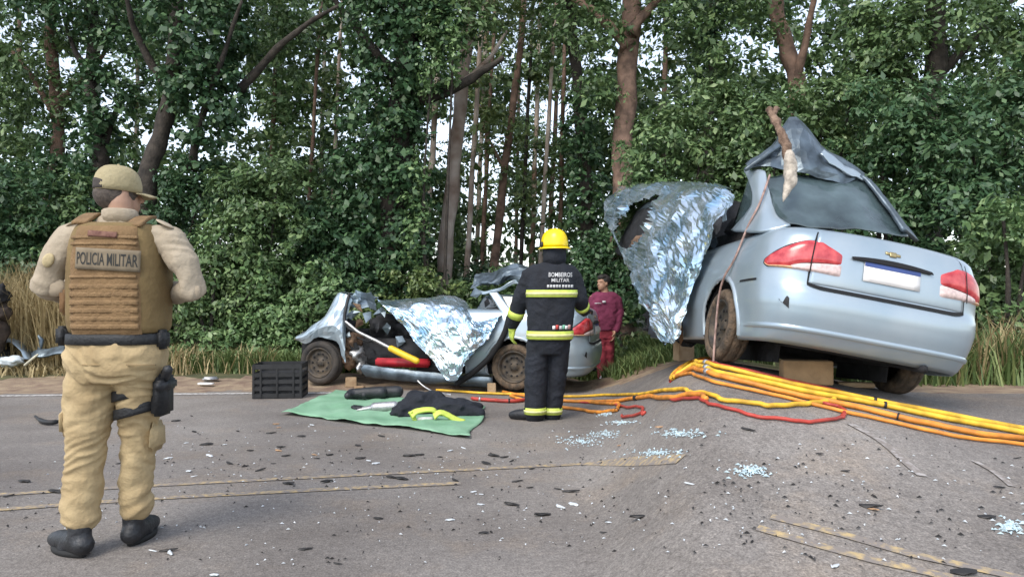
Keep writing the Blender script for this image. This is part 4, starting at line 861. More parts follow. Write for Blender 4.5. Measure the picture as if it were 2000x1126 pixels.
# ---- police officer, back to the camera
def build_officer():
    D = 3.48; p = lambda x, y, d=0.0: px(x, y, D + d); k = D / F
    root = empty('person', (float(px(222, 1070, 3.5)[0]), 3.5, 0)); tag(root, 'officer in khaki cap and brown vest with back lettering, standing with his back to us', 'person')
    cx0 = p(232, 500)[0]
    # skin body
    b = MB(); hc = p(233, 380, .03); M = head_shapes(b, hc, R(42), .96)
    b.tube([p(234, 396, .0), p(235, 425, .0), p(236, 455, .02)], [.055, .052, .055], 14)
    zz = lambda y: p(0, y)[2]
    b.rings([(cx0, D, zz(700), .17, .11), (cx0, D, zz(640), .155, .10), (cx0, D, zz(560), .16, .105), (cx0, D, zz(490), .165, .10), (cx0, D, zz(455), .12, .075), (cx0, D, zz(440), .07, .06)])
    LA = [p(140, 455), p(112, 505, -.03), p(92, 558, -.02), p(120, 566, .13), p(160, 560, .24)]
    RA = [p(335, 462), p(360, 515, -.02), p(376, 564, .0), p(345, 570, .14), p(300, 560, .24)]
    for A in (LA, RA): b.tube(A, [.042, .038, .034, .034, .028], 12)
    hand(b, LA[-1], (1, .5, .05), (0, -.2, -1), 1.0, .5, -1); hand(b, RA[-1], (-1, .5, .05), (0, -.2, -1), 1.0, .5, 1)
    LL = [p(185, 705), p(178, 780, .0), p(172, 872, .0), p(163, 942, .0), p(158, 1050, -.03)]
    RL = [p(272, 705), p(274, 775, .05), p(270, 866, .1), p(267, 935, .13), p(264, 1040, .14)]
    for A in (LL, RL): b.tube(A, [.09, .085, .06, .05, .04], 12)
    b.build('body', m_skin, root, voxel=.0075, sm=3)
    # cropped hair below the cap
    h = MB(); Rm = Matrix.Rotation(-R(42), 4, 'Z'); h.ball(M @ Vector((0, -.02, .0)), (.078, .098, .082), Rm); h.build('hair', m_hairg, root)
    # cap: dome, brim, rear opening
    cM = M @ Matrix.Translation((0, -.008, .034)) @ Matrix.Rotation(R(-3), 4, 'X')
    c = MB(); rows = [(0, 0, -.022, .0885, .108)] + [(0, -.004 * t, .108 * math.sin(t * 1.5), .0895 * math.cos(t * 1.5) ** .62 + .001, .109 * math.cos(t * 1.5) ** .62 + .001) for t in np.linspace(0, 1, 9)]
    c.rings(rows, 36, 2.1, cM); cap = c.build('cap', m_cap, root, disp=[(.05, .004)])
    c = MB()
    def brim(u, v): a = lerp(-1.15, 1.15, u); r = lerp(.0, .078, v); x = .088 * math.sin(a) * (1 + .1 * v); y = .085 * math.cos(a) + .022 + r * math.cos(a * .55); return cM @ Vector((x, y, -.012 - .016 * (math.sin(a) ** 2) - .012 * v * v))
    c.grid(brim, 18, 6); c.build('brim', m_cap, cap, thick=.005)
    c = MB(); c.grid(lambda u, v: cM @ Vector((.0905 * math.sin(a) if True else 0, -.110 * math.cos(a) - .002, lerp(-.018, .03 * math.cos(a * 1.5) + .002, v))) if (a := lerp(-.62, .62, u)) is not None else None, 12, 4); c.build('cap_opening', pm('cap_opening_hair', (0.06, 0.05, 0.045), .9), cap, thick=.003)  # dark patch for the hair seen through the adjuster opening
    c = MB(); c.ball(cM @ Vector((0, -.004, .110)), .007, n=8); c.build('button', m_cap, cap)
    # shirt with sleeves
    s = MB(); s.rings([(cx0, D, zz(668), .185, .125), (cx0, D, zz(600), .18, .12), (cx0, D, zz(520), .195, .125), (cx0, D + .005, zz(475), .20, .12), (cx0, D + .005, zz(450), .17, .10), (cx0, D + .01, zz(436), .10, .075), (cx0 + .008, D + .005, zz(424), .074, .068)])
    s.tube([p(165, 458), p(140, 462), p(109, 508, -.03), p(88, 558, -.03), p(116, 570, .12), p(150, 562, .22)], [.066, .074, .066, .060, .056, .046], 14)
    s.tube([p(305, 465), p(332, 470), p(360, 516, -.02), p(377, 564, -.01), p(347, 572, .14), p(310, 562, .22)], [.066, .070, .062, .056, .052, .044], 14)
    sh = s.build('shirt', m_shirt, root, voxel=.009, sm=4, disp=[(.1, .012)], fold=(.008, 8, 13))
    m = MB(); m.rings([(cx0 + .008, D + .003, zz(438), .086, .078), (cx0 + .006, D - .006, zz(412), .076, .074), (cx0 + .006, D - .004, zz(409), .068, .066)], 24, 2.1); m.build('collar', m_shirt, root, disp=[(.04, .006)])
    for (x, y, d, w, hh) in ((103, 559, -.044, .066, .048), (372, 568, -.024, .05, .05)):
        m = MB(); m.ball(p(x, y, d), (w, .024, hh), Matrix.Rotation(R(14 if x < 200 else -10), 4, 'Y')); m.build('elbow_pad', m_pad, root, disp=[(.04, .008)])
    m = MB(); m.ball(p(94, 508, -.1), (.026, .014, .034), Matrix.Rotation(R(24), 4, 'Y')); m.build('sleeve_badge', pm('badge_cream', (0.42, 0.34, 0.19), .8, var=.2, scale=40), root)
    for sx, x0 in ((-1, 150), (1, 318)):
        m = MB(); m.ball(p(x0 + sx * 4, 437, -.03), (.045, .04, .008), Matrix.Rotation(R(28 * sx), 4, 'Y')); m.build('shoulder_tab', pm('pale_tab', (0.36, 0.30, 0.22), .9, var=.2), root)
    # plate carrier
    PWv = 3.0
    prof = [(655, .208, .150), (640, .217, .158), (600, .219, .164), (560, .219, .168), (520, .216, .168), (485, .207, .164), (460, .196, .156), (444, .178, .145), (434, .155, .13)]
    zs_ = np.array([zz(a[0]) for a in prof]); rxs = np.array([a[1] for a in prof]); rys = np.array([a[2] for a in prof])
    vx, vy = cx0 + .005, D + .005
    def back(x, z, off=0.0):
        """point on the back of the vest, x across from its middle"""
        rx = float(np.interp(z, zs_, rxs)); ry = float(np.interp(z, zs_, rys)); t = min(.999, abs(x) / rx)
        return np.array([vx + x, vy - (ry * (1 - t ** PWv) ** (1 / PWv)) - off, z])
    m = MB(); m.rings([(vx, vy, zz(a), rx, ry) for a, rx, ry in prof], 56, PWv); vest = m.build('vest', m_vest_side, root, sub=1, disp=[(.09, .008)])
    m = MB(); m.grid(lambda u, v: back(lerp(-.148, .165, u) * (1 - .16 * max(0, v - .72) / .28), lerp(zz(650), zz(446), v), .011 * (1 - abs(2 * u - 1) ** 10) * (1 - abs(2 * v - 1) ** 14)), 30, 34); panel = m.build('back_panel', m_vest, vest, disp=[(.05, .006)])
    for i, y in enumerate(range(560, 650, 15)):
        m = MB(); m.grid(lambda u, v: back(lerp(-.146, .16, u), zz(y) + lerp(-.0125, .0125, v), .0125 - .003 * abs(2 * v - 1) ** 4 + .0015 * abs(math.sin(u * 9 * math.pi)) ** .5), 54, 4); m.build('webbing_strap', m_strap, vest, thick=.004)
    for y in (542, 480, 468):
        m = MB(); m.grid(lambda u, v: back(lerp(-.142, .155, u), zz(y) + lerp(-.008, .008, v), .016 - .004 * abs(2 * v - 1) ** 4), 30, 3); m.build('webbing_strap', m_strap, vest, thick=.004)
    def tl(x, z): return zz(509) + z - .055 * x
    m = MB(); m.grid(lambda u, v: back(lerp(-.108, .170, u), tl(lerp(-.108, .17, u), lerp(-.049, .047, v)), .019), 26, 6); pt = m.build('back_patch', m_patch, vest, thick=.004)
    text_mesh('POLICIA MILITAR', .056, .262, lambda x, y: back(x + .031, tl(x + .031, y), .0205), 'lettering', m_ink, pt)
    m = MB(); m.grid(lambda u, v: back(lerp(-.055, .075, u), zz(462) - .03 * (u - .5) * .3 + lerp(-.014, .012, v), .021), 12, 3); m.build('name_tape', m_name, vest, thick=.004)
    for sx in (-1, 1):
        m = MB(); m.grid(lambda u, v: (lambda q: q)(np.array([vx + sx * lerp(.085, .155, u), vy - lerp(.125, -.03, v), lerp(zz(447), zz(424), math.sin(v * math.pi / 2)) + .01])), 6, 8); m.build('shoulder_strap', m_strap, vest, thick=.014)
    m = MB(); m.box((vx - .222, vy - .02, zz(590)), (.05, .12, .12), bev=.015); m.build('side_pouch', pm('brown_pouch', (0.16, 0.085, 0.035), .9, var=.25, bump=.3), root)
    # belt and pouches
    m = MB(); bz = zz(660); m.rings([(cx0, D, bz - .024, .218, .152), (cx0, D, bz - .022, .222, .156), (cx0, D, bz + .022, .220, .155), (cx0, D, bz + .026, .212, .15)], 40, 2.6); belt = m.build('belt', m_belt, root)
    for (x, y, w, hh) in ((125, 655, .05, .09), (318, 662, .045, .09), (146, 668, .04, .05)):
        q = p(x, y, -.03); m = MB(); m.box(q, (w, .07, hh), bev=.012); m.build('belt_pouch', m_belt, root)
    # trousers
    t = MB(); t.rings([(cx0 - .012, D, zz(742), .19, .125), (cx0 - .008, D - .005, zz(715), .222, .15), (cx0 - .005, D - .005, zz(690), .224, .155), (cx0, D, zz(665), .208, .145), (cx0, D, zz(655), .2, .14)], 30, 2.3)
    t.tube([p(190, 705), p(179, 750), p(177, 790), p(173, 835), p(172, 872, -.005), p(166, 915), p(163, 955), p(160, 985), p(160, 1002, -.005)], [.11, .114, .106, .094, .083, .079, .078, .080, .082], 18)
    t.tube([p(262, 705), p(272, 745, .02), p(274, 785, .05), p(272, 825, .08), p(271, 866, .1), p(269, 910, .12), p(268, 950, .13), p(268, 975, .135), p(268, 984, .135)], [.11, .103, .094, .083, .075, .072, .072, .074, .076], 18)
    t.build('trousers', m_khaki, root, voxel=.008, sm=5, disp=[(.12, .016)], fold=(.0095, 6, 17))
    for (x, y, d) in ((136, 820, -.01), (308, 850, .09)):
        m = MB(); m.box(p(x, y, d), (.045, .16, .15), bev=.02); m.build('cargo_pocket', m_khaki, root, sm=2, disp=[(.05, .014)])
    for x in (190, 276):
        m = MB(); m.box(p(x, 712, -.155), (.13, .012, .006), rz=0); m.build('pocket_seam', pm('khaki_seam', (0.25, 0.18, 0.09), .9), root)
    # thigh holster on the right
    m = MB(); m.box(p(318, 768, .03), (.06, .13, .2), bev=.015); hol = m.build('thigh_holster', m_belt, root)
    m = MB(); m.tube([p(322, 738, -.02), p(328, 722, -.05)], [.02, .024], 8); m.box(p(324, 750, -.0), (.045, .16, .05), bev=.01); m.build('pistol_grip', m_boot, hol)
    for (ya, yb, ra) in ((766, 758, .117), (802, 792, .108)):
        m = MB(); c0 = p(272, (ya + yb) / 2, .05)
        m.grid(lambda u, v: np.array([c0[0] + ra * math.cos(2 * math.pi * u), c0[1] + ra * math.sin(2 * math.pi * u), c0[2] + lerp(-.024, .024, v) + .028 * math.cos(2 * math.pi * u)]), 36, 3); m.build('thigh_strap', m_belt, root, thick=.006)
    m = MB(); m.box(p(314, 705, .0), (.03, .05, .12), bev=.01); m.build('holster_hanger', m_belt, root)
    # boots
    def boot(ankle, toe_dir, L, gz):
        a = Vector(ankle); d = Vector((*toe_dir, 0)).normalized(); g = lambda f, z: Vector((a.x, a.y, gz)) + d * f + Vector((0, 0, z))
        s2 = MB(); s2.tube([a + Vector((0, 0, .10)), a, g(0, .09)], [.046, .047, .048], 14); s2.build('sock', m_belt, root, disp=[(.03, .008)])
        u = MB(); u.tube([g(-.035, .06), g(.02, .062), g(.09, .055), g(L - .06, .042), g(L - .02, .038)], [.05, .054, .05, .046, .036], 14); u.tube([g(-.01, .14), g(.0, .06)], [.05, .052], 14); u.ball(g(L * .35, .03), (.055, .055, .03)); bt = u.build('boot', m_boot, root, voxel=.009, sm=4)
        so_ = MB(); w = Vector((-d.y, d.x, 0)); pts = []
        for i in range(28):
            an = 2 * math.pi * i / 28; pts.append((math.cos(an), math.sin(an)))
        V = [g(L * .40 + (L * .5 + .02) * cx_, zz_) + w * (.05 + .006 * math.cos(3 * cx_)) * sy_ for zz_ in (0.002, .026) for cx_, sy_ in pts]
        so_.add(V, [tuple((i, (i + 1) % 28, 28 + (i + 1) % 28, 28 + i)) for i in range(28)] + [tuple(range(27, -1, -1)), tuple(range(28, 56))]); so_.build('sole', m_sole, bt)
    boot(p(157, 1030, -.03), (-.62, .42), .25, 0.0); boot(p(264, 1005, .14), (-.08, 1), .25, 0.0)
build_officer()

# ---- firefighter, back to the camera
def build_firefighter():
    D = 7.16; p = lambda x, y, d=0.0: px(x, y, D + d); zz = lambda y: p(0, y)[2]; cx0 = p(1076, 600)[0]
    root = empty('person', (float(p(1060, 820)[0]), D, 0)); tag(root, 'firefighter in dark suit with lime bands and yellow helmet, back to us', 'person')
    b = MB(); head_shapes(b, p(1084, 484, .01), R(-28), 1.0); b.tube([p(1082, 495), p(1080, 520)], [.06, .07], 12)
    b.rings([(cx0, D, zz(660), .17, .11), (cx0, D, zz(600), .16, .11), (cx0, D, zz(540), .19, .11), (cx0, D, zz(518), .1, .08)])
    LA = [p(1036, 534), p(1016, 585, .05), p(1010, 612, .1), p(1000, 640, .2)]; RA = [p(1122, 538), p(1134, 585, .02), p(1138, 600, .12), p(1142, 606, .22)]
    for A in (LA, RA): b.tube(A, [.06, .05, .042, .032], 10)
    hand(b, LA[-1], (-.1, .35, -1), (.8, .4, 0), 1.0, .4, 1); hand(b, RA[-1], (.2, 1, .1), (0, 0, -1), 1.0, .5, 1)
    for A in ([p(1050, 665), p(1046, 735), p(1044, 800)], [p(1090, 665), p(1084, 735, .05), p(1078, 800, .08)]): b.tube(A, [.08, .065, .045], 10)
    b.build('body', m_skin2, root, voxel=.009, sm=3)
    # helmet with visor hinge and neck curtain
    hm = p(1083, 474); Rm = Matrix.Translation(hm) @ Matrix.Rotation(R(28), 4, 'Z')
    m = MB(); m.rings([(0, 0, -.05, .124, .150), (0, 0, -.03, .124, .148), (0, .0, .03, .122, .142), (0, 0, .075, .11, .128), (0, 0, .112, .082, .1), (0, 0, .133, .045, .06), (0, 0, .139, .008, .01)], 32, 2.1, Rm); hel = m.build('helmet', m_helmet, root, sub=1)
    m = MB(); m.grid(lambda u, v: Rm @ Vector((.126 * math.sin(a := lerp(-1.2, 1.2, u)), .150 * math.cos(a) + .03 * v, lerp(-.02, -.075, v))), 16, 4); m.build('visor', m_hivis2, hel, thick=.006)
    m = MB(); m.grid(lambda u, v: Rm @ Vector((lerp(.122, .150, v) * math.cos(6.2832 * u), lerp(.148, .178, v) * math.sin(6.2832 * u), -.045 - .018 * v)), 36, 2); m.build('helmet_brim', m_helmet, hel, thick=.005)
    m = MB(); m.ball(Rm @ Vector((-.123, .03, -.02)), (.02, .03, .03)); m.build('visor_hinge', m_black, hel)
    m = MB(); m.grid(lambda u, v: Rm @ Vector(((.006 + .012 * math.cos(2 * u * math.pi)), lerp(-.13, .13, u), .052 + .085 * math.sin(u * math.pi))), 14, 1); m.build('helmet_ridge', m_helmet, hel, thick=.004)
    m = MB(); m.rings([(cx0 + .03, D, zz(516), .11, .11), (cx0 + .035, D, zz(504), .112, .12), (p(1083, 0)[0], D, zz(486), .112, .128)], 28, 2.2); m.build('neck_curtain', m_turnout, root, disp=[(.06, .01)])
    # jacket
    prof = [(664, .210, .165), (650, .212, .17), (610, .226, .178), (570, .238, .18), (545, .236, .17), (527, .205, .145), (514, .12, .1)]
    zs_ = np.array([zz(a[0]) for a in prof]); rxs = np.array([a[1] for a in prof]); rys = np.array([a[2] for a in prof]); vx = cx0
    def cen(z): return vx + .012 * (z - zz(600)) / .3
    m = MB(); m.rings([(cen(zz(a)), D, zz(a), rx, ry) for a, rx, ry in prof], 40, 2.5)
    m.tube([p(1050, 533), p(1036, 540), p(1016, 584, .05), p(1008, 612, .1), p(1002, 632, .18)], [.09, .092, .082, .072, .064], 14)
    m.tube([p(1110, 533), p(1120, 542), p(1133, 583, .02), p(1137, 600, .11), p(1141, 606, .18)], [.085, .085, .076, .066, .056], 14)
    jk = m.build('jacket', m_turnout, root, voxel=.013, sm=3, disp=[(.12, .015)], fold=(.006, 6, 9))
    def back(x, z, off): rx = float(np.interp(z, zs_, rxs)); ry = float(np.interp(z, zs_, rys)); t = min(.999, abs(x) / rx); return np.array([cen(z) + x, D - ry * (1 - t ** 2.5) ** .4 - off, z])
    def band(y0, y1, off=.016, a0=0, a1=2 * math.pi, name='reflective_band'):
        mm = MB()
        def fn(u, v):
            z = lerp(zz(y1), zz(y0), v); a = lerp(a0, a1, u); rx = float(np.interp(z, zs_, rxs)) + off; ry = float(np.interp(z, zs_, rys)) + off; ca, sa = math.cos(a), math.sin(a)
            return np.array([cen(z) + rx * math.copysign(abs(ca) ** .8, ca), D + ry * math.copysign(abs(sa) ** .8, sa), z])
        mm.grid(fn, 48, 3); o = mm.build(name, m_hivis, jk, thick=.004)
        mm = MB(); m2 = (y0 + y1) / 2; h = abs(y1 - y0) * .18
        def fn2(u, v): z = lerp(zz(m2 + h), zz(m2 - h), v); a = lerp(a0, a1, u); rx = float(np.interp(z, zs_, rxs)) + off + .003; ry = float(np.interp(z, zs_, rys)) + off + .003; ca, sa = math.cos(a), math.sin(a); return np.array([cen(z) + rx * math.copysign(abs(ca) ** .8, ca), D + ry * math.copysign(abs(sa) ** .8, sa), z])
        mm.grid(fn2, 48, 1); mm.build('silver_tape', m_hivis2, o, thick=.002)
    band(566, 580, .014, R(188), R(352)); band(645, 661, .014)
    for (txt, y, w, h) in (('BOMBEIROS', 537, .225, .042), ('MILITAR', 547.5, .17, .034)):
        text_mesh(txt, h, w, lambda x, z: back(x + .07, zz(y) + z, .024), 'lettering', m_greyprint, jk)
    for i in range(9):
        x0 = -.055 + i * .0285; mm = MB(); mm.grid(lambda u, v: back(x0 + lerp(0, .022 if i != 4 else .014, u), zz(559) + lerp(-.014, .013, v), .024), 2, 1); mm.build('worn_print', m_greyprint, jk, thick=.001)
    for i, (mt, x) in enumerate(((m_plate, -.075), (pm('print_red', (.5, .06, .05), .7), -.045), (m_greyprint, -.01), (pm('print_green', (.2, .5, .35), .7), .02), (m_plate, .045), (pm('print_pink', (.55, .3, .28), .7), .075))):
        mm = MB(); mm.grid(lambda u, v: back(.10 + x + lerp(-.013, .013, u), zz(637) + lerp(-.02, .014 + .008 * (i % 2), v), .022), 2, 2); mm.build('hem_print', mt, jk, thick=.002)
    for A, r in (((p(1010, 606, .09), p(1006, 618, .12)), .084), ((p(1136, 596, .09), p(1138, 601, .12)), .075)):
        mm = MB(); mm.tube([A[0], A[1]], [r, r * .97], 20, cap='flat'); mm.build('cuff_band', m_hivis, root)
    for (w, d, n_, s_) in ((p(1001, 638, .19), (-.1, .3, -1), (.8, .4, 0), 1), (p(1142, 606, .2), (.2, 1, .1), (0, 0, -1), 1)):
        mm = MB(); hand(mm, w, d, n_, 1.18, .4, s_); mm.tube([Vector(w) - Vector(d).normalized() * .04, Vector(w) + Vector(d).normalized() * .02], [.046, .042], 12); mm.build('glove', m_hivis if w[0] < .1 else m_boot, root, voxel=.008, sm=1)
    # trousers, bands, boots
    t = MB(); t.rings([(cx0 - .03, D, zz(690), .16, .125), (cx0 - .02, D, zz(672), .188, .15), (cx0 - .01, D, zz(652), .185, .15)], 28, 2.3)
    t.tube([p(1050, 672), p(1047, 715), p(1046, 755), p(1045, 806)], [.105, .108, .104, .098], 16); t.tube([p(1093, 672), p(1090, 715, .03), p(1086, 755, .06), p(1079, 806, .09)], [.098, .094, .088, .088], 16)
    tr = t.build('trousers', m_turnout, root, voxel=.013, sm=3, disp=[(.12, .015)], fold=(.007, 5, 13))
    for (x, d, r) in ((1045, 0, .107), (1078.5, .085, .099)):
        m = MB(); m.tube([p(x, 807, d), p(x, 794, d)], [r, r], 24, cap='flat'); bb = m.build('ankle_band', m_hivis, tr); m = MB(); m.tube([p(x, 803, d), p(x, 799, d)], [r + .003, r + .003], 24, cap='flat'); m.build('silver_tape', m_hivis2, bb)
    for (x, d, dr, L) in ((1042, 0, (-.85, .35), .26), (1076, .08, (-.2, 1), .25)):
        a = p(x, 812, d); g = lambda f, z: Vector((a[0], a[1], 0)) + Vector((*dr, 0)).normalized() * f + Vector((0, 0, z))
        m = MB(); m.tube([g(0, .16), g(0, .08)], [.068, .065], 14); m.tube([g(-.03, .055), g(.08, .055), g(L - .08, .045), g(L - .04, .04)], [.052, .056, .05, .04], 14); bt = m.build('boot', m_boot, root, voxel=.011, sm=3)
build_firefighter()

# ---- man in maroon, behind the tail of the farther wreck
def build_man():
    D = 11.1; p = lambda x, y, d=0.0: px(x, y, D + d); zz = lambda y: p(0, y)[2]
    gx, gy = p(1182, 748)[0], D; gz = tz1(gx, gy)
    root = empty('person', (float(gx), D, gz)); tag(root, 'dark haired man in maroon sweatshirt and trousers standing behind the tail of the far wreck', 'person')
    b = MB(); M = head_shapes(b, p(1178, 553, -.01), R(-125), .98); b.tube([p(1180, 562), p(1182, 576)], [.055, .065], 12)
    b.rings([(p(1182, 0)[0], D, zz(645), .15, .1), (p(1182, 0)[0], D, zz(600), .16, .1), (p(1182, 0)[0], D, zz(578), .17, .095), (p(1182, 0)[0], D, zz(572), .07, .06)])
    RA = [p(1205, 582), p(1210, 612, -.02), p(1206, 636, -.05), p(1200, 648, -.08)]; LA = [p(1158, 582), p(1150, 610, -.05), p(1146, 606, -.25)]
    b.tube(RA, [.055, .045, .038, .03], 10); b.tube(LA, [.055, .045, .032], 10); hand(b, RA[-1], (-.15, -.2, -1), (-.9, 0, 0), 1.0, .45, 1); hand(b, LA[-1], (-.2, -.6, .6), (.8, 0, .2), 1.0, .45, 1)
    for A in ([p(1172, 650), p(1174, 700), p(1176, 742, -.05)], [p(1190, 650), p(1188, 700, .05), p(1186, 740, .08)]): b.tube(A, [.08, .06, .045], 10)
    b.build('body', m_skin2, root, voxel=.01, sm=3)
    h = MB(); Rm = Matrix.Rotation(R(125), 4, 'Z'); h.ball(M @ Vector((0, -.03, .045)), (.086, .098, .092), Rm); h.ball(M @ Vector((0, .02, .09)), (.07, .075, .045), Rm); h.build('hair', m_hair, root, disp=[(.04, .015)])
    s = MB(); s.rings([(p(1180, 0)[0], D, zz(645), .185, .13), (p(1181, 0)[0], D, zz(625), .20, .14), (p(1182, 0)[0], D, zz(590), .205, .135), (p(1182, 0)[0], D, zz(577), .17, .105), (p(1182, 0)[0], D, zz(570), .085, .075)], 28, 2.4)
    s.tube([p(1196, 578), p(1205, 584), p(1210, 612, -.02), p(1206, 636, -.05), p(1203, 645, -.07)], [.075, .075, .065, .055, .046], 12); s.tube([p(1166, 578), p(1158, 584), p(1150, 612, -.05), p(1147, 608, -.2)], [.075, .072, .06, .045], 12)
    sw = s.build('sweatshirt', m_maroon, root, voxel=.014, sm=3, disp=[(.09, .026)])
    m = MB(); m.box(p(1180, 589, -.152), (.05, .006, .03), rz=0); m.build('chest_logo', m_greyprint, sw); m = MB(); m.box(p(1168, 592, -.15), (.1, .006, .012)); m.build('chest_print', m_greyprint, sw)
    t = MB(); t.rings([(p(1180, 0)[0], D, zz(660), .15, .11), (p(1180, 0)[0], D, zz(640), .165, .115)], 26, 2.3); t.tube([p(1173, 655), p(1174, 690), p(1177, 742, -.05)], [.098, .085, .07], 14); t.tube([p(1189, 655), p(1189, 690, .03), p(1188, 741, .06)], [.095, .082, .068], 14)
    t.build('trousers', m_maroon2, root, voxel=.014, sm=3, disp=[(.09, .03)])
    for (x, d, dr) in ((1178, -.05, (-.3, -1)), (1189, .06, (.2, -1))):
        q = p(x, 745, d); z0 = tz1(q[0], q[1]); g = lambda f, z: Vector((q[0], q[1], z0)) + Vector((*dr, 0)).normalized() * f + Vector((0, 0, z)); m = MB(); m.tube([g(-.05, .045), g(.08, .042), g(.16, .035)], [.045, .045, .034], 12); m.build('shoe', m_white, root)
build_man()
# ------------------------------------------------------------------ things on the ground
m_yhose = pm('yellow_hose', (0.72, 0.42, 0.03), 0.6, var=0.38, scale=9, detail=8); m_ohose = pm('orange_hose', (0.66, 0.24, 0.03), 0.6, var=0.38, scale=9, detail=8); m_rhose = pm('red_hose', (0.40, 0.045, 0.03), 0.5, var=0.25, scale=9, detail=8)
m_dhose = pm('dark_hose', (0.05, 0.02, 0.02), 0.5, var=0.3)
def hose(label, pts, r, mat, group='rescue hoses across the road', lift=0.0, pre=()):
    sp = catmull(pts, 6); G = list(pre) + [at(*q) for q in sp]; P = catmull([(g[0], g[1]) for g in G], 3); Q = []
    for i, q in enumerate(P):
        q = q + np.array([math.sin(i * .23 + r * 900 + len(pts)), math.cos(i * .19 + len(label))]) * .016 + np.array([math.sin(i * .71), math.cos(i * .57)]) * .004
        Q.append((q[0], q[1], tz1(*q) + r + .004 + lift))
    m = MB(); m.tube(Q, r, 8); o = m.build('hose', mat); tag(o, label, 'hose', group)
    if r > .015:
        for f in (.16, .62):
            i = int(f * len(Q)); cc = MB(); cc.tube([Q[i], Q[i + 1]], r * 1.35, 10, cap='flat'); cc.build('coupling', m_pipe if f < .5 else m_black, o)
GA = 'rescue hoses beside the near wreck'
PRE = lambda k: [(2.0, 7.0 + k), (1.62, 6.75 + k * .7), (1.40, 6.35 + k * .5), (1.33, 6.0 + k * .3)]
hose('long yellow hose from the far sill past the firefighter\'s shins towards the red U', [(852, 764), (940, 769), (1030, 773), (1120, 776), (1220, 772), (1330, 767), (1368, 772), (1420, 786), (1480, 794), (1540, 796), (1600, 790), (1625, 784)], .015, m_yhose)
hose('amber hose just below the long yellow one behind the firefighter', [(985, 768), (1040, 778), (1100, 785), (1180, 786), (1260, 781), (1340, 777), (1380, 782)], .018, m_ohose)
hose('short orange hose bending back behind the firefighter\'s ankles', [(1000, 776), (1050, 792), (1110, 800), (1160, 806), (1200, 806), (1208, 796), (1190, 790), (1120, 786)], .017, m_ohose)
hose('red hose left of the firefighter\'s boots', [(925, 781), (960, 785), (1000, 786), (1040, 782)], .021, m_rhose)
hose('thin red hose curling to the right of the short orange hose', [(1130, 786), (1190, 790), (1235, 797), (1258, 806), (1250, 812), (1215, 814)], .012, m_rhose)
hose('dark red hose bent into a U below the near wreck', [(1280, 782), (1330, 780), (1375, 787), (1430, 804), (1500, 820), (1570, 826), (1630, 822), (1650, 812), (1635, 798), (1600, 788)], .011, m_rhose)
hose('uppermost yellow hose of the bundle beside the near wreck', [(1352, 710), (1420, 724), (1530, 750), (1640, 773), (1760, 796), (1880, 820), (2040, 848)], .017, m_yhose, GA, pre=PRE(.1))
hose('bright yellow hose, second from the top beside the near wreck', [(1350, 718), (1430, 737), (1540, 762), (1660, 784), (1790, 810), (1900, 832), (2040, 858)], .018, m_yhose, GA, pre=PRE(.05))
hose('amber hose, third from the top beside the near wreck', [(1348, 726), (1440, 747), (1560, 777), (1690, 804), (1800, 830), (1900, 850), (2040, 866)], .018, m_ohose, GA, pre=PRE(0))
hose('lowest orange hose of the bundle beside the near wreck', [(1346, 735), (1440, 758), (1560, 787), (1690, 816), (1800, 842), (1900, 860), (2040, 878)], .012, m_ohose, GA, pre=PRE(-.05))
hose('red hose edging the top of the bundle by the near wheel', [(1362, 706), (1400, 714), (1480, 731), (1560, 750), (1640, 768)], .011, m_rhose, GA, pre=PRE(.15))
# crate of black plastic with slotted sides
def crate():
    c = at(538, 778); w, d, h = .56, .42, .40; rz = R(6); root = empty('crate', c); tag(root, 'black slotted plastic crate on the road edge left of the crushed bonnet', 'crate')
    M = Matrix.Translation((c[0], c[1] + d / 2, c[2])) @ Matrix.Rotation(rz, 4, 'Z')
    def bx(name, ctr, dim, mt=m_black): m = MB(); m.box((0, 0, 0), dim, bev=.006); m.xf(M @ Matrix.Translation(ctr)); m.build(name, mt, root, smooth=False)
    bx('base', (0, 0, .01), (w, d, .02))
    for z in (.035, .115, .195, .275, .37):
        hh = .05 if z < .3 else .06
        for s_ in (-1, 1): bx('slat', (0, s_ * (d / 2 - .008), z), (w, .016, hh)); bx('slat', (s_ * (w / 2 - .008), 0, z), (.016, d, hh))
    for sx in (-1, 1):
        for sy in (-1, 1): bx('corner_post', (sx * (w / 2 - .012), sy * (d / 2 - .012), h / 2), (.03, .03, h))
    for sx in (-.33, 0, .33): bx('rib', (sx * w, -(d / 2 + .004), h / 2 - .02), (.025, .014, h - .06))
    bx('dark_contents', (0, 0, .16), (w - .05, d - .05, .26), m_cabin)
crate()
# green tarpaulin
def tarp():
    cs = [at(550, 810), at(656, 766), at(952, 796), at(918, 856)]
    m = MB()
    def fn(u, v):
        q = lerp(lerp(cs[0], cs[1], v), lerp(cs[3], cs[2], v), u); q = q + np.array([.03 * math.sin(v * 9 + u * 3), .03 * math.sin(u * 11), 0])
        return np.array([q[0], q[1], tz1(q[0], q[1]) + .012 + .018 * max(0, ridge(q, 1.6, 3) - .2) + .012 * abs(fbm(q, 4, 3)) + .004 * math.sin(u * 40 + v * 9)])
    m.grid(fn, 60, 26); o = m.build('tarpaulin', pm('green_tarp', (0.15, 0.31, 0.185), .8, scale=3, col2=(0.235, 0.41, 0.27), bump=.3, bscale=20), thick=.004); tag(o, 'pale green tarpaulin spread on the road in front of the far wreck', 'tarpaulin')
tarp()
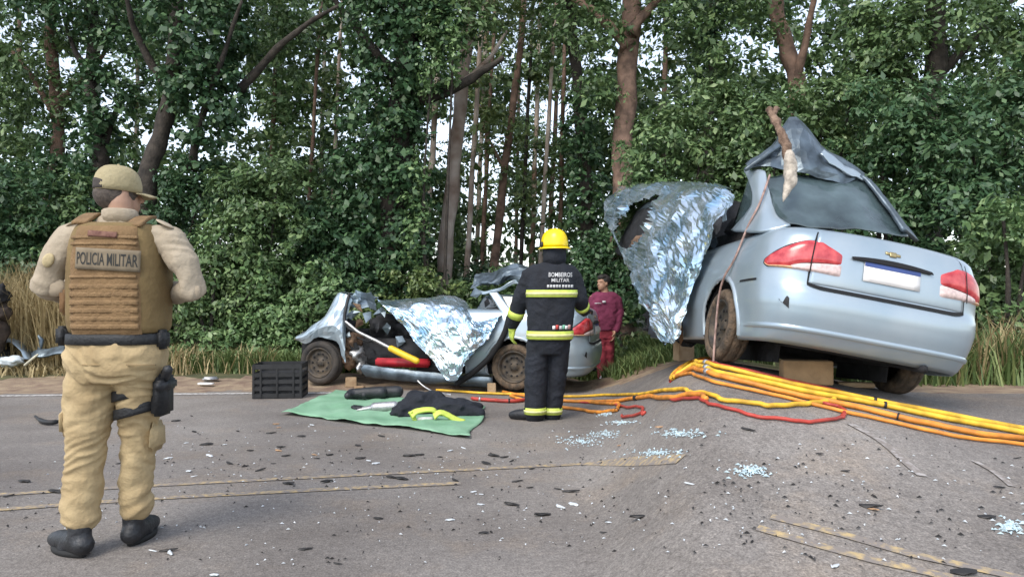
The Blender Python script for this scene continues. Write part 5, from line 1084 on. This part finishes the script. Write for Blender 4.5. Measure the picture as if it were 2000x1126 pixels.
# gear on the tarpaulin
root = empty('turnout_jacket', at(855, 822)); tag(root, 'folded dark jacket with lime bands on the right of the green tarpaulin', 'jacket')
m = MB(); c = at(850, 812); lump(m, c + np.array([-.12, .12, .09]), (.26, .2, .15), 3, .3); lump(m, c + np.array([.2, .02, .06]), (.26, .18, .10), 5, .3); m.tube([c + np.array([.1, 0, .1]), c + np.array([.32, -.05, .07]), c + np.array([.46, -.1, .045])], [.1, .08, .05], 12); lump(m, c + np.array([-.3, -.02, .05]), (.14, .14, .07), 6, .4)
m.build('cloth', m_turnout, root, voxel=.014, sm=2, disp=[(.09, .03)])
gy = at(850, 822)[1] - .10
for top, bot in (([(800, 806), (812, 800), (828, 798), (846, 798), (850, 804)], [(808, 818), (816, 808), (830, 805), (846, 805), (848, 812)]), ([(846, 808), (858, 802), (872, 806), (890, 815), (908, 820)], [(851, 820), (860, 811), (872, 815), (888, 823), (906, 826)]), ([(797, 806), (801, 810), (806, 820)], [(803, 806), (807, 811), (811, 822)])):
    rows = [[px(x, y, gy + .01 * i) for i, (x, y) in enumerate(top)], [px(x, y, gy - .05 + .01 * i) for i, (x, y) in enumerate(bot)]]
    sheet(rows, 16, 4, .006, 6, 4).build('lime_band', m_hivis, root, thick=.02)
m = MB(); g = at(832, 824); m.box(g + np.array([0, -.06, .04]), (.15, .02, .045), bev=.008); m.build('silver_tape', m_greyprint, root)
root = empty('boots', at(720, 790)); tag(root, 'dark rubber boots lying on the back edge of the green tarpaulin', 'boots')
for dx in (0, .17):
    b0 = at(700, 782) + np.array([dx, dx * .4, .02]); m = MB(); m.tube([b0 + np.array([-.08, 0, .06]), b0 + np.array([.1, .02, .07]), b0 + np.array([.26, .04, .07])], [.06, .065, .072], 12); m.tube([b0 + np.array([-.06, 0, .06]), b0 + np.array([-.1, -.08, .05])], [.055, .045], 10); m.build('boot', m_boot, root, voxel=.012, sm=2)
for i, (lab, x, y, mt, nm, cat) in enumerate([('grey steel cutter head in the middle of the tarpaulin', 742, 806, m_pipe, 'rescue_tool', 'tool'), ('pale glove beside the steel cutter on the tarpaulin', 764, 800, pm('pale_glove', (.5, .48, .4), .8), 'glove', 'glove'), ('black strap bundle left of the dark jacket', 788, 812, m_black, 'strap_bundle', 'strap'), ('small dark glove at the left of the gear on the tarpaulin', 700, 803, m_boot, 'glove', 'glove')]):
    g = at(x, y); root = empty(nm, g); tag(root, lab, cat)
    m = MB()
    if nm == 'rescue_tool':
        m.tube([g + np.array([-.05, 0, .06]), g + np.array([.15, .0, .07])], [.05, .055], 12); m.tube([g + np.array([-.05, .0, .06]), g + np.array([-.22, -.05, .04])], [.03, .008], 8); m.tube([g + np.array([-.05, .03, .06]), g + np.array([-.22, .06, .04])], [.03, .008], 8); m.build('cutter_head', mt, root)
        m = MB(); m.tube([g + np.array([.15, 0, .07]), g + np.array([.36, .04, .07])], [.045, .04], 10); m.build('handle', m_belt, root)
    elif nm == 'glove':
        hand(m, g + np.array([-.05, 0, .05]), (1, -.2, -.1), (0, 0, -1), 1.2, .45, 1); m.build('glove_shell', mt, root, voxel=.009, sm=1)
    else:
        m.tube(catmull([g + np.array([.1 * math.cos(a), .06 * math.sin(a), .05 + .03 * math.sin(2.3 * a)]) for a in np.linspace(0, 12, 16)], 4), .016, 6); m.build('loops', mt, root)
# timber blocks and rubbish under and around the cars
m_wood = pm('weathered_timber', (0.27, 0.17, 0.09), .85, scale=7, col2=(0.42, 0.30, 0.18), bump=.4, bscale=40)
def block(label, x, y, dim, rz, name='timber_block', mt=m_wood, lift=0, cat='timber'):
    g = at(x, y); m = MB(); m.box((0, 0, 0), dim, bev=.006); m.xf(Matrix.Translation((g[0], g[1] + dim[1] / 2, g[2] + dim[2] / 2 + .003 + lift)) @ Matrix.Rotation(rz, 4, 'Z')); o = m.build(name, mt, smooth=False); tag(o, label, cat); return o
block('squared timber block under the front of the far wreck', 684, 756, (.14, .12, .12), .2)
block('thin pale offcut beside the squared timber under the far wreck', 702, 762, (.12, .08, .05), -.2)
block('small timber wedge in front of the far wreck\'s rear wheel', 960, 770, (.1, .09, .13), .1)
block('large tan block propping the tail of the near wreck', 1582, 752, (.34, .16, .17), R(-8), mt=pm('tan_card', (.30, .19, .095), .9, var=.2, bump=.3))
block('flat pale plank beside the tan block under near wreck', 1676, 757, (.26, .1, .035), R(-14), 'plank')
block('squared timber under the foil side of the near wreck', 1338, 705, (.2, .16, .24), .3)
# wreckage at the left verge
root = empty('torn_bumper', at(40, 712)); tag(root, 'torn silver wheel arch panel lying in the grass at far left', 'car part')
D = 10.9; rows = [[px(-10, 690, D), px(0, 672, D), px(20, 668, D), px(38, 680, D), px(46, 702, D)], [px(-14, 676, D + .1), px(4, 660, D + .1), px(32, 664, D + .1), px(52, 684, D + .1), px(64, 700, D + .1)], [px(-10, 672, D + .5), px(10, 658, D + .5), px(42, 664, D + .5), px(66, 682, D + .5), px(80, 696, D + .5)]]
sheet(rows, 24, 12, .02, 5, 4).build('arch_panel', m_paint, root, thick=.01)
m = MB(); lump(m, px(12, 692, D + .25), (.2, .15, .13), 4, .3); m.build('liner', m_cabin, root)
root = empty('wreckage', at(100, 705)); tag(root, 'flat grey door panel behind the officer\'s left hip in the grass', 'car part')
rows = [[px(62, 690, D), px(90, 682, D), px(128, 678, D)], [px(66, 702, D - .1), px(95, 696, D - .1), px(132, 690, D - .1)]]
sheet(rows, 12, 6, .03, 5, 7).build('panel_skin', m_dull, root, thick=.03)
m = MB(); m.tube([px(78, 684, D), px(82, 662, D), px(76, 656, D)], [.03, .035, .02], 8); m.build('mirror_stub', m_dull, root)
m = MB(); lump(m, px(20, 705, D - .2), (.18, .1, .07), 12, .6); o = m.build('torn_padding', pm('pale_padding', (.55, .6, .62), .8, var=.2)); tag(o, 'crumpled whitish padding in front of the torn wheel arch panel', 'car part')
m = MB(); m.tube([px(50, 712, D - .3), px(64, 700, D - .3), px(74, 692, D - .3)], [.02, .018, .015], 7); o = m.build('plastic_strip', pm('cream_strip', (.55, .52, .4), .7)); tag(o, 'cream plastic strip leaning beside the torn panels at left', 'car part')
root = empty('burnt_wreckage', at(4, 640)); tag(root, 'dark brown wreckage half cut off by the left edge of the photo', 'car part')
m = MB(); D2 = 10.7; lump(m, px(-10, 578, D2), (.18, .16, .18), 3, .6); m.build('upper_piece', m_cabin, root); m = MB(); lump(m, px(-6, 608, D2), (.17, .14, .13), 8, .6); lump(m, px(-14, 650, D2), (.2, .2, .35), 9, .4); m.build('lower_piece', pm('brown_scorched', (.05, .035, .026), .8, var=.5), root)
rows = [[px(1228, 742, 10.2), px(1240, 722, 10.2), px(1256, 700, 10.2)], [px(1236, 744, 10.15), px(1250, 728, 10.1), px(1262, 706, 10.1)]]
o = sheet(rows, 10, 4, .02, 5, 4).build('plastic_fragment', m_black, thick=.012); tag(o, 'upright black plastic fragment in the grass right of the man in maroon', 'debris')
g = at(412, 745); m = MB(); m.box(g + np.array([0, 0, .04]), (.2, .12, .06), rz=.3, bev=.02); o = m.build('plastic_fragment', m_pipe); tag(o, 'grey plastic housing on the verge right of the officer\'s hip', 'debris')
g = at(408, 750); m = MB(); m.box(g + np.array([0, -.08, .02]), (.2, .08, .025), rz=-.1, bev=.006); o = m.build('plastic_fragment', m_plate); tag(o, 'white flat plastic piece below the grey housing on the verge', 'debris')
m = MB(); P = [at(x, y) + np.array([0, 0, .03]) for x, y in ((70, 818), (85, 828), (105, 830), (124, 826))]; m.tube(catmull(P, 4), [.012] * 3 + [.022] * 7 + [.014] * 3, 7); o = m.build('rubber_strip', m_black); tag(o, 'curved black rubber strip on the road left of the officer\'s knee', 'debris')
# bigger fragments one can pick out
SH = []
for k in range(4):
    bm = bmesh.new(); bmesh.ops.create_icosphere(bm, subdivisions=1, radius=1)
    for v in bm.verts: v.co = v.co * (1 + .5 * fbm(v.co, 1.4, k * 7 + 2)); v.co.z *= .16; v.co.y *= .18 + .09 * k
    me = bpy.data.meshes.new('fragment'); bm.to_mesh(me); bm.free(); SH.append(me)
m_bits = [pm('dark_bit', (.02, .018, .017), .6, var=.5, scale=30), pm('pale_bit', (.55, .58, .6), .4, var=.2, scale=30), pm('tan_bit', (.36, .22, .12), .7, var=.3, scale=30)]
for me in SH: me.materials.append(m_bits[0])
def frag(x, y, s, kind, lab, grp, name):
    g = at(x, y, .0); me = random.choice(SH); 
    key = (me.name, kind)
    if key not in MATRIX: c = me.copy(); c.materials.clear(); c.materials.append(m_bits[kind]); MATRIX[key] = c
    o = bpy.data.objects.new(name, MATRIX[key]); C.objects.link(o); o.location = (g[0], g[1], g[2] + s * .12 + .003); o.scale = (s, s, s); o.rotation_euler = (random.uniform(-.15, .15), random.uniform(-.15, .15), random.uniform(-.9, .9)); tag(o, lab, 'debris', grp)
dark = [(375, 812), (490, 880), (405, 868), (550, 873), (560, 890), (450, 905), (480, 910), (510, 918), (535, 905), (620, 895), (645, 888), (705, 895), (745, 852), (590, 852), (530, 846), (345, 822), (465, 842), (380, 843), (800, 890), (820, 888), (860, 892), (950, 905), (965, 890), (985, 893), (1000, 900), (765, 932), (785, 935), (890, 938), (1035, 952), (1090, 955), (1000, 985), (1060, 1005), (945, 1040), (598, 1072), (740, 1012), (900, 970), (565, 944), (640, 940), (1250, 1010), (235, 905), (50, 940), (20, 968), (1600, 886), (1700, 990), (1950, 952), (1985, 895), (1925, 1010), (1650, 920), (1460, 840), (1880, 1118), (1040, 915), (330, 1075), (1180, 1040), (1115, 960), (1010, 940), (660, 1100), (700, 870), (260, 880), (110, 960), (160, 920)]
pale = [(370, 920), (380, 930), (245, 895), (330, 895), (440, 868), (365, 865), (720, 900), (735, 905), (880, 880), (905, 875), (940, 965), (880, 1015), (1345, 945), (1190, 1020), (300, 1075), (335, 1080), (925, 960), (940, 985), (1095, 990), (1120, 985), (180, 975), (240, 1000), (610, 830), (420, 1122), (410, 890), (1175, 830), (1205, 826), (1630, 1105)]
tan = [(540, 828), (545, 835), (615, 888), (545, 880), (1290, 835), (1210, 870), (1705, 995)]
def place(x, y):
    if x < 330: return 'near the officer\'s boots'
    if x > 1400: return 'below the near wreck\'s hoses'
    if y < 868 and x < 960: return 'in front of the tarpaulin'
    if y > 950: return 'nearer than the centre line'
    if x > 960: return 'right of the firefighter'
    return 'between tarpaulin and centre line'
for lst, kind, nm, what, lo, hi in ((dark, 0, 'plastic_shard', 'dark plastic shard', .022, .06), (pale, 1, 'glass_shard', 'pale shard of glass or plastic', .02, .045), (tan, 2, 'wood_splinter', 'tan splinter', .025, .045)):
    for q in lst:
        s = random.uniform(lo, hi); big = s > (lo + hi) / 2
        frag(*q, s, kind, ('larger ' if big else 'tiny ') + what + ' on the road ' + place(*q), what + ' pieces ' + place(*q), nm)
def heap(name, spots, n, s, mt, label, cat='debris'):
    """broken glass or crumbs: many tiny facets"""
    V = []; Fc = []
    for _ in range(n):
        x, y, rx, ry = random.choice(spots); a = random.uniform(0, 6.28); r_ = abs(random.gauss(0, .5)) if rx < 100 else math.sqrt(random.random())
        qx, qy = x + rx * r_ * math.cos(a), min(1160, y + ry * r_ * math.sin(a))
        if qy < 690: continue
        g = at(qx, qy) if n < 3000 else None
        t = s * random.uniform(.5, 1.6); o = len(V); b = random.uniform(0, 6.28)
        c_, s_ = math.cos(b) * t, math.sin(b) * t
        V += [(g[0] + c_, g[1] + s_, g[2] + .004), (g[0] - s_ * .6, g[1] + c_ * .6, g[2] + .004 + t * .3), (g[0] - c_, g[1] - s_ * .8, g[2] + .004), (g[0], g[1], g[2] + .004 + t * .7)]
        Fc += [(o, o + 1, o + 3), (o + 1, o + 2, o + 3), (o, o + 3, o + 2)]
    o = mesh(name, V, Fc, mt, smooth=False); tag(o, label, cat, kind='stuff')
m_ice = pm('crushed_glass', (.50, .62, .66), .15, .1, var=.2, scale=30, spec=.8)
heap('broken_glass', [(1135, 862, 60, 14), (1325, 847, 75, 12), (1280, 885, 70, 10), (1180, 848, 40, 8), (1465, 920, 50, 16), (1970, 1028, 36, 20), (1210, 825, 30, 4), (1180, 808, 20, 6)], 1100, .011, m_ice, 'patches of crushed pale blue window glass on the road')
heap('road_crumbs', [(700, 930, 800, 110), (1300, 950, 500, 130), (600, 1010, 700, 100), (700, 890, 450, 55), (1700, 980, 350, 130)], 520, .010, m_bits[0], 'dark crumbs of plastic scattered over the road')
heap('road_crumbs', [(700, 930, 800, 110), (1300, 950, 500, 130), (600, 1010, 700, 100), (700, 890, 450, 55), (1700, 980, 350, 130)], 420, .008, m_bits[1], 'pale crumbs of glass scattered over the road')

m_scr = worn_paint('pale_scrape', (0.40, 0.37, 0.35), .45)
for pts, w in (([(1660, 828), (1720, 862), (1770, 905), (1800, 930)], .05), ([(1900, 900), (1940, 922), (1975, 950)], .035)):
    o = ribbon('scrape_mark', [at(*q) for q in pts], w, m_scr, None); o.pop('category', None)
